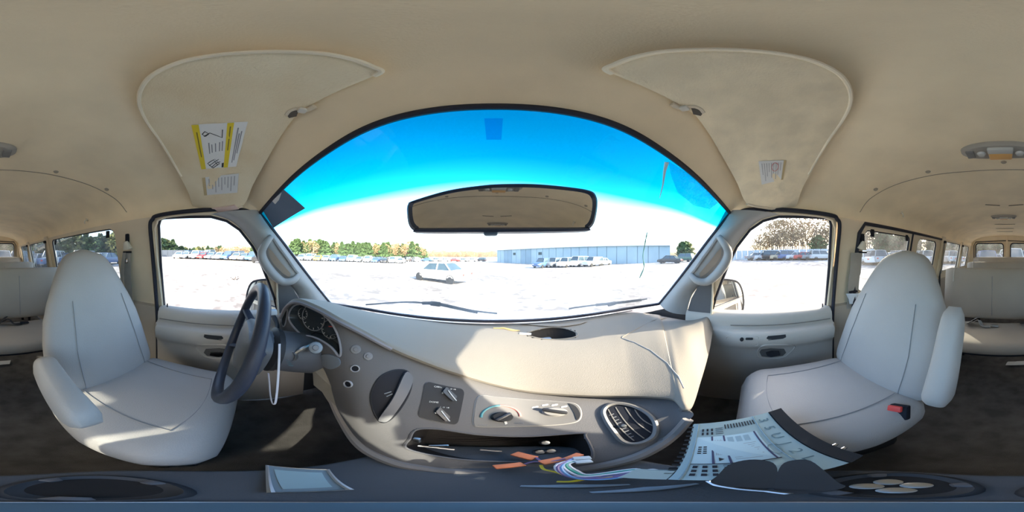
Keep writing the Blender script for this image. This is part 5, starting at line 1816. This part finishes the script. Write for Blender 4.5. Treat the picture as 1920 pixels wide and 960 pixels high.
# behind on the right, and to the rear
car_row([(1622 + 15 * k, 21 + .3 * k, ['sedan', 'suv', 'sedan', 'sedan', 'suv', 'sedan', 'sedan', 'suv', 'sedan', 'sedan', 'suv', 'sedan'][k], ['white', 'silver', 'blue', 'white', 'grey', 'blue', 'silver', 'white', 'blue', 'grey', 'white', 'silver'][k]) for k in range(12)], 'in the row seen past the cargo door', 'cars past the cargo door', .5)
car_row([(1832 + 15 * k, 17 + .2 * k, ['sedan', 'suv', 'sedan', 'sedan', 'van', 'sedan', 'suv'][k], ['silver', 'blue', 'white', 'blue', 'white', 'red', 'silver'][k]) for k in range(7)], 'seen through the rear door windows', 'cars behind the van', .2)
car_row([(50 + 19 * k, 19 + .2 * k, ['suv', 'sedan', 'sedan', 'suv', 'sedan', 'sedan', 'suv', 'sedan', 'sedan'][k], ['grey', 'silver', 'blue', 'white', 'blue', 'silver', 'grey', 'white', 'blue'][k]) for k in range(9)], 'in the row past the window behind the driver', 'cars behind the driver', -.5)

# debris pile on the lot
x, y, a = pos(440, 10.5)
deb = thing('debris_pile', 'small dark pile of debris on the gravel past the driver window', 'debris', (x, y, gz(x, y)))
for k in range(9):
    m3 = MB(); px_, py_ = x + rnd.uniform(-.5, .5), y + rnd.uniform(-.2, .2)
    m3.tube([(px_, py_, gz(x, y) + .01), (px_ + rnd.uniform(-.3, .3), py_ + rnd.uniform(-.2, .2), gz(x, y) + rnd.uniform(.03, .12))], .03, 5); m3.build('stick', mat('debris_brown', (.08, .06, .05), .9), deb)

# ---- warehouse
wh = thing('warehouse', 'long pale blue metal warehouse ahead on the right', 'building', (15, 39, gz(15, 39)))
Wa, Wb = Vector((1.0, 63)), Vector((30.5, 16.5))
ZT0, ZT1 = 2.25, 2.30
u2 = (Wb - Wa); wl_ = u2.length; u2.normalize(); nv = Vector((-u2.y, u2.x))
if nv.dot(-Wa) < 0: nv = -nv
M_WH = mat('pale_blue_metal', (.30, .42, .50), .6, .05, 2)
M_WHD = mat('blue_grey_metal', (.20, .31, .40), .6, .05, 2)
npan = 24
pm = None
for k in range(npan):
    m3 = MB(); a0, a1 = Wa + u2 * (wl_ * k / npan), Wa + u2 * (wl_ * (k + 1) / npan - .12)
    lo = [Vector((a0.x, a0.y, -2.6)), Vector((a1.x, a1.y, -2.6)), Vector((a1.x, a1.y, 2.1)), Vector((a0.x, a0.y, 2.1))]
    m3.slab(lo, Vector((nv.x, nv.y, 0)), .15); m3.build('wall_panel', M_WHD if k in (2, 3, 6, 7) else M_WH, wh, smooth=False)
m3 = MB(); c_ = [Wa, Wb, Wb - nv * 18, Wa - nv * 18]
m3.slab([Vector((p.x, p.y, -2.6)) for p in c_], Vector((0, 0, 1)), 4.75); m3.build('body', M_WHD, wh, smooth=False)
m3 = MB(); c_ = [Wa + nv * .5, Wb + nv * .5, Wb - nv * 18, Wa - nv * 18]; m3.slab([Vector((p.x, p.y, 2.12)) for p in c_], Vector((0, 0, 1)), .14); m3.build('roof_edge', mat('roof_grey', (.36, .44, .50), .5), wh, smooth=False)
for k in (4, 9):
    m3 = MB(); a0 = Wa + u2 * (wl_ * (k + .3) / npan) + nv * .16; a1 = Wa + u2 * (wl_ * (k + .85) / npan) + nv * .16
    m3.slab([Vector((a0.x, a0.y, .3)), Vector((a1.x, a1.y, .3)), Vector((a1.x, a1.y, 1.1)), Vector((a0.x, a0.y, 1.1))], Vector((nv.x, nv.y, 0)), .05); m3.build('window', M_GL_CAR, wh, smooth=False)

# ---- fence on the right
fen = thing('panel_fence', 'pale blue white corrugated fence past the passenger window', 'fence', (36, 0, gz(36, 0)))
P0 = Vector(pos(1335, 39)[:2]); P1 = Vector(pos(1640, 33)[:2])
nf = 26
M_FEN = mat('fence_panel', (.50, .56, .60), .6, .06, 3)
for k in range(nf):
    a0 = P0.lerp(P1, k / nf); a1 = P0.lerp(P1, (k + .96) / nf); dv = (a1 - a0).normalized(); nn_ = Vector((-dv.y, dv.x))
    rows = []
    for z in (-.9, 1.25 if k < 40 else 1.25):
        rows.append([Vector((*(a0.lerp(a1, j / 12) + nn_ * (.05 if j % 2 else -.05)), z + (-.55 if z < 0 else -.15 + .35 * k / nf))) for j in range(13)])
    m3 = MB(); m3.grid(rows); m3.build('panel', M_FEN, fen, smooth=False)
# dark fence at the left
fe2 = thing('mesh_fence', 'dark slatted fence under the trees past the driver window', 'fence', (-44, -25, gz(-44, -25)))
P0 = Vector(pos(240, 52)[:2]); P1 = Vector(pos(392, 50)[:2])
for k in range(16):
    a0 = P0.lerp(P1, k / 16); a1 = P0.lerp(P1, (k + .97) / 16); dv = (a1 - a0).normalized()
    m3 = MB(); zz = gz(a0.x, a0.y)
    m3.slab([Vector((a0.x, a0.y, zz)), Vector((a1.x, a1.y, zz)), Vector((a1.x, a1.y, zz + 2.0)), Vector((a0.x, a0.y, zz + 2.0))], Vector((dv.y, -dv.x, 0)), .06); m3.build('panel', mat('dark_fence', (.09, .11, .14), .8), fe2, smooth=False)

# ---- trees
def leafy(r, n, cx, cy, z0, z1, shape, size, seed):
    rg = random.Random(seed); m_ = MB(); vs, fs = [], []
    for _ in range(n):
        t = rg.random()
        z = lerp(z0, z1, t)
        rad = r * shape(t) * math.sqrt(rg.uniform(.15, 1))
        a = rg.uniform(0, 2 * PI)
        c = Vector((cx + rad * math.cos(a), cy + rad * math.sin(a), z))
        n_ = Vector((rg.uniform(-1, 1), rg.uniform(-1, 1), rg.uniform(-.4, 1))).normalized(); u = n_.orthogonal().normalized() * size * rg.uniform(.6, 1.4); v = n_.cross(u) * rg.uniform(.5, .9)
        o = len(vs)
        vs += [c - u - v * .4, c + u * .2 - v, c + u + v * .3, c - u * .1 + v]; fs.append([o, o + 1, o + 2, o + 3])
    m_.add(vs, fs); return m_


def branches(seed, h, spread, depth=5):
    rg = random.Random(seed); m_ = MB()

    def go(p, d, ln, r, lv):
        q = p + d * ln
        mid = p.lerp(q, .5) + Vector((rg.uniform(-1, 1), rg.uniform(-1, 1), 0)) * ln * .05
        m_.tube([p, mid, q], [r, r * .85, r * .65], 4 if lv < 3 else 3)
        if lv == 0: return
        for _ in range(3 if lv > 1 else 4):
            nd = (d + Vector((rg.uniform(-1, 1), rg.uniform(-1, 1), rg.uniform(-.2, .7))) * spread).normalized()
            go(p.lerp(q, rg.uniform(.45, 1)), nd, ln * rg.uniform(.5, .75), r * .55, lv - 1)
    go(Vector((0, 0, 0)), Vector((0, 0, 1)), h * .38, h * .018, depth)
    return m_


M_BARK = mat('bark', (.16, .12, .09), .95, .2, 10)
M_BARKP = mat('pale_twigs', (.36, .28, .21), .95, .15, 10)
M_PINE = mat('pine_foliage', (.055, .10, .035), .9, .3, 3)
M_OLIVE = mat('olive_foliage', (.16, .17, .06), .9, .3, 3)
M_BROWN = mat('dry_foliage', (.34, .24, .13), .9, .25, 3)
TP_ = {}


def tree(kind, px, d, h, label, group, var=0):
    key = (kind, var)
    if key not in TP_:
        if kind == 'pine':
            tr = MB(); tr.tube([(0, 0, 0), (.05, 0, .5), (0, 0, 1)], [.02, .016, .004], 6); root = tr.build('pine_tree', M_BARK)
            f = leafy(.30, 1300, 0, 0, .22, 1.0, lambda t: (1 - t) ** .8 * (.75 + .25 * math.sin(t * 19 + var)) + .08, .06, 10 + var).build('foliage', M_PINE, None, smooth=False, weld=False)
            f.parent = root
        elif kind == 'bushy':
            tr = MB(); tr.tube([(0, 0, 0), (.02, 0, .3), (0, .02, .7)], [.03, .02, .006], 6); root = tr.build('bushy_tree', M_BARK)
            f = leafy(.40, 900, 0, 0, .08, 1.0, lambda t: math.sin(PI * min(1, .12 + t * .86)) ** .6 * (.85 + .15 * math.sin(t * 23 + var)), .06, 30 + var).build('foliage', M_OLIVE if var % 2 else M_PINE, None, smooth=False, weld=False)
            f.parent = root
        else:
            root = branches(50 + var, 1.0, .75).build('bare_tree', M_BARKP if kind == 'dry' else M_BARK, None, smooth=False, weld=False)
            f = leafy(.38, 700 if kind == 'dry' else 160, 0, 0, .3, 1.0, lambda t: math.sin(PI * min(1, .2 + t * .75)) ** .7, .022, 70 + var).build('dry_leaves', M_BROWN, None, smooth=False, weld=False)
            f.parent = root
        TP_[key] = root; o = root
    else:
        o = copy_tree(TP_[key])
    x, y, a = pos(px, d)
    o.location = (x, y, gz(x, y) - .1); o.rotation_euler = (0, 0, rnd.uniform(0, 6.28)); s_ = rnd.uniform(1.1, 1.4) if kind != 'bare' else rnd.uniform(.92, 1.1)
    o.scale = (h * s_, h * s_, h)
    tag(o, label, 'tree', group)
    return o


KW = {'pine': 'dark pine', 'bushy': 'rounded green tree', 'dry': 'tan leafed tree', 'bare': 'bare branched tree'}


def nth(n):
    return '%d%s' % (n, 'th' if 10 <= n % 100 <= 20 else {1: 'st', 2: 'nd', 3: 'rd'}.get(n % 10, 'th'))


def wood(pxs, pick, dist, height, place, group):
    cnt = {}
    for px in pxs:
        k = pick(px); cnt[k] = cnt.get(k, 0) + 1
        tree(k, px, rnd.uniform(*dist), height(px, k), '%s, %s such from the left %s' % (KW[k], nth(cnt[k]), place), group, rnd.randrange(4 if k == 'bare' else 3))


wood(range(244, 398, 8), lambda p: 'bushy' if rnd.random() < .65 else 'pine', (56, 66), lambda p, k: interp([(244, 6.2), (300, 6.5), (318, 6.0), (340, 4.0), (400, 3.6)], p) * rnd.uniform(.85, 1.1), 'past the rear of the driver window', 'evergreens past the driver window')
wood(range(382, 520, 4), lambda p: 'dry' if rnd.random() < .75 else 'pine', (62, 76), lambda p, k: rnd.uniform(3.6, 5.0), 'behind the cars past the driver window', 'trees behind the cars past the driver window')
wood(range(545, 800, 3), lambda p: 'pine' if rnd.random() < (.75 if p < 665 else .45) else 'dry', (78, 95), lambda p, k: interp([(545, 9.5), (640, 8.6), (690, 7.6), (740, 8.6), (780, 9), (800, 6)], p) * rnd.uniform(.8, 1.1), 'in the wood ahead left', 'wood ahead on the left')
wood(range(800, 930, 5), lambda p: 'dry', (105, 125), lambda p, k: rnd.uniform(5.0, 6.2), 'on the skyline left of the warehouse', 'far skyline trees')
tree('bushy', 1281, 40, 4.6, 'single round tree at the right end of the warehouse', None, 0)
tree('bushy', 1288, 42, 4.8, 'taller tree just right of the warehouse end tree', None, 1)


def pick_r(p):
    k = rnd.random()
    return 'bare' if k < .88 else ('bushy' if k < .93 else 'dry')


wood(range(1414, 1640, 4), pick_r, (42, 52), lambda p, k: interp([(1414, 6.5), (1432, 8.3), (1460, 11.5), (1560, 12.5), (1640, 12)], p) * rnd.uniform(.85, 1.05) * (.5 if k == 'bushy' else 1), 'behind the pale fence', 'wood behind the fence')
wood(range(1640, 1830, 7), lambda p: 'bare' if rnd.random() < .5 else 'bushy', (38, 46), lambda p, k: rnd.uniform(5.5, 7.0), 'past the cargo door', 'trees past the cargo door')
wood(range(1830, 1925, 9), lambda p: 'pine' if rnd.random() < .5 else 'bushy', (40, 50), lambda p, k: rnd.uniform(5.0, 6.5), 'past the rear doors', 'trees past the rear doors')
wood(range(8, 240, 9), lambda p: 'pine' if rnd.random() < .5 else 'bushy', (40, 50), lambda p, k: rnd.uniform(5.0, 6.5), 'past the wall behind the driver', 'trees behind the driver')

# scraps of litter on the carpet
for px, py, lab_ in ((1908, 681, 'white paper scrap on the carpet under the nearest bench'), (4, 680, 'pale paper scrap on the carpet behind the driver armrest')):
    p = PZ(px, py, FLOOR + .012)
    m3 = MB(); m3.grid([[p + Vector((.05 * (u - 1.5) + .01 * v, .03 * (v - 1), .008 * ((u * v) % 2))) for u in range(4)] for v in range(3)])
    tag(m3.build('paper_scrap', M_PAPER), lab_, 'paper', 'litter on the carpet')
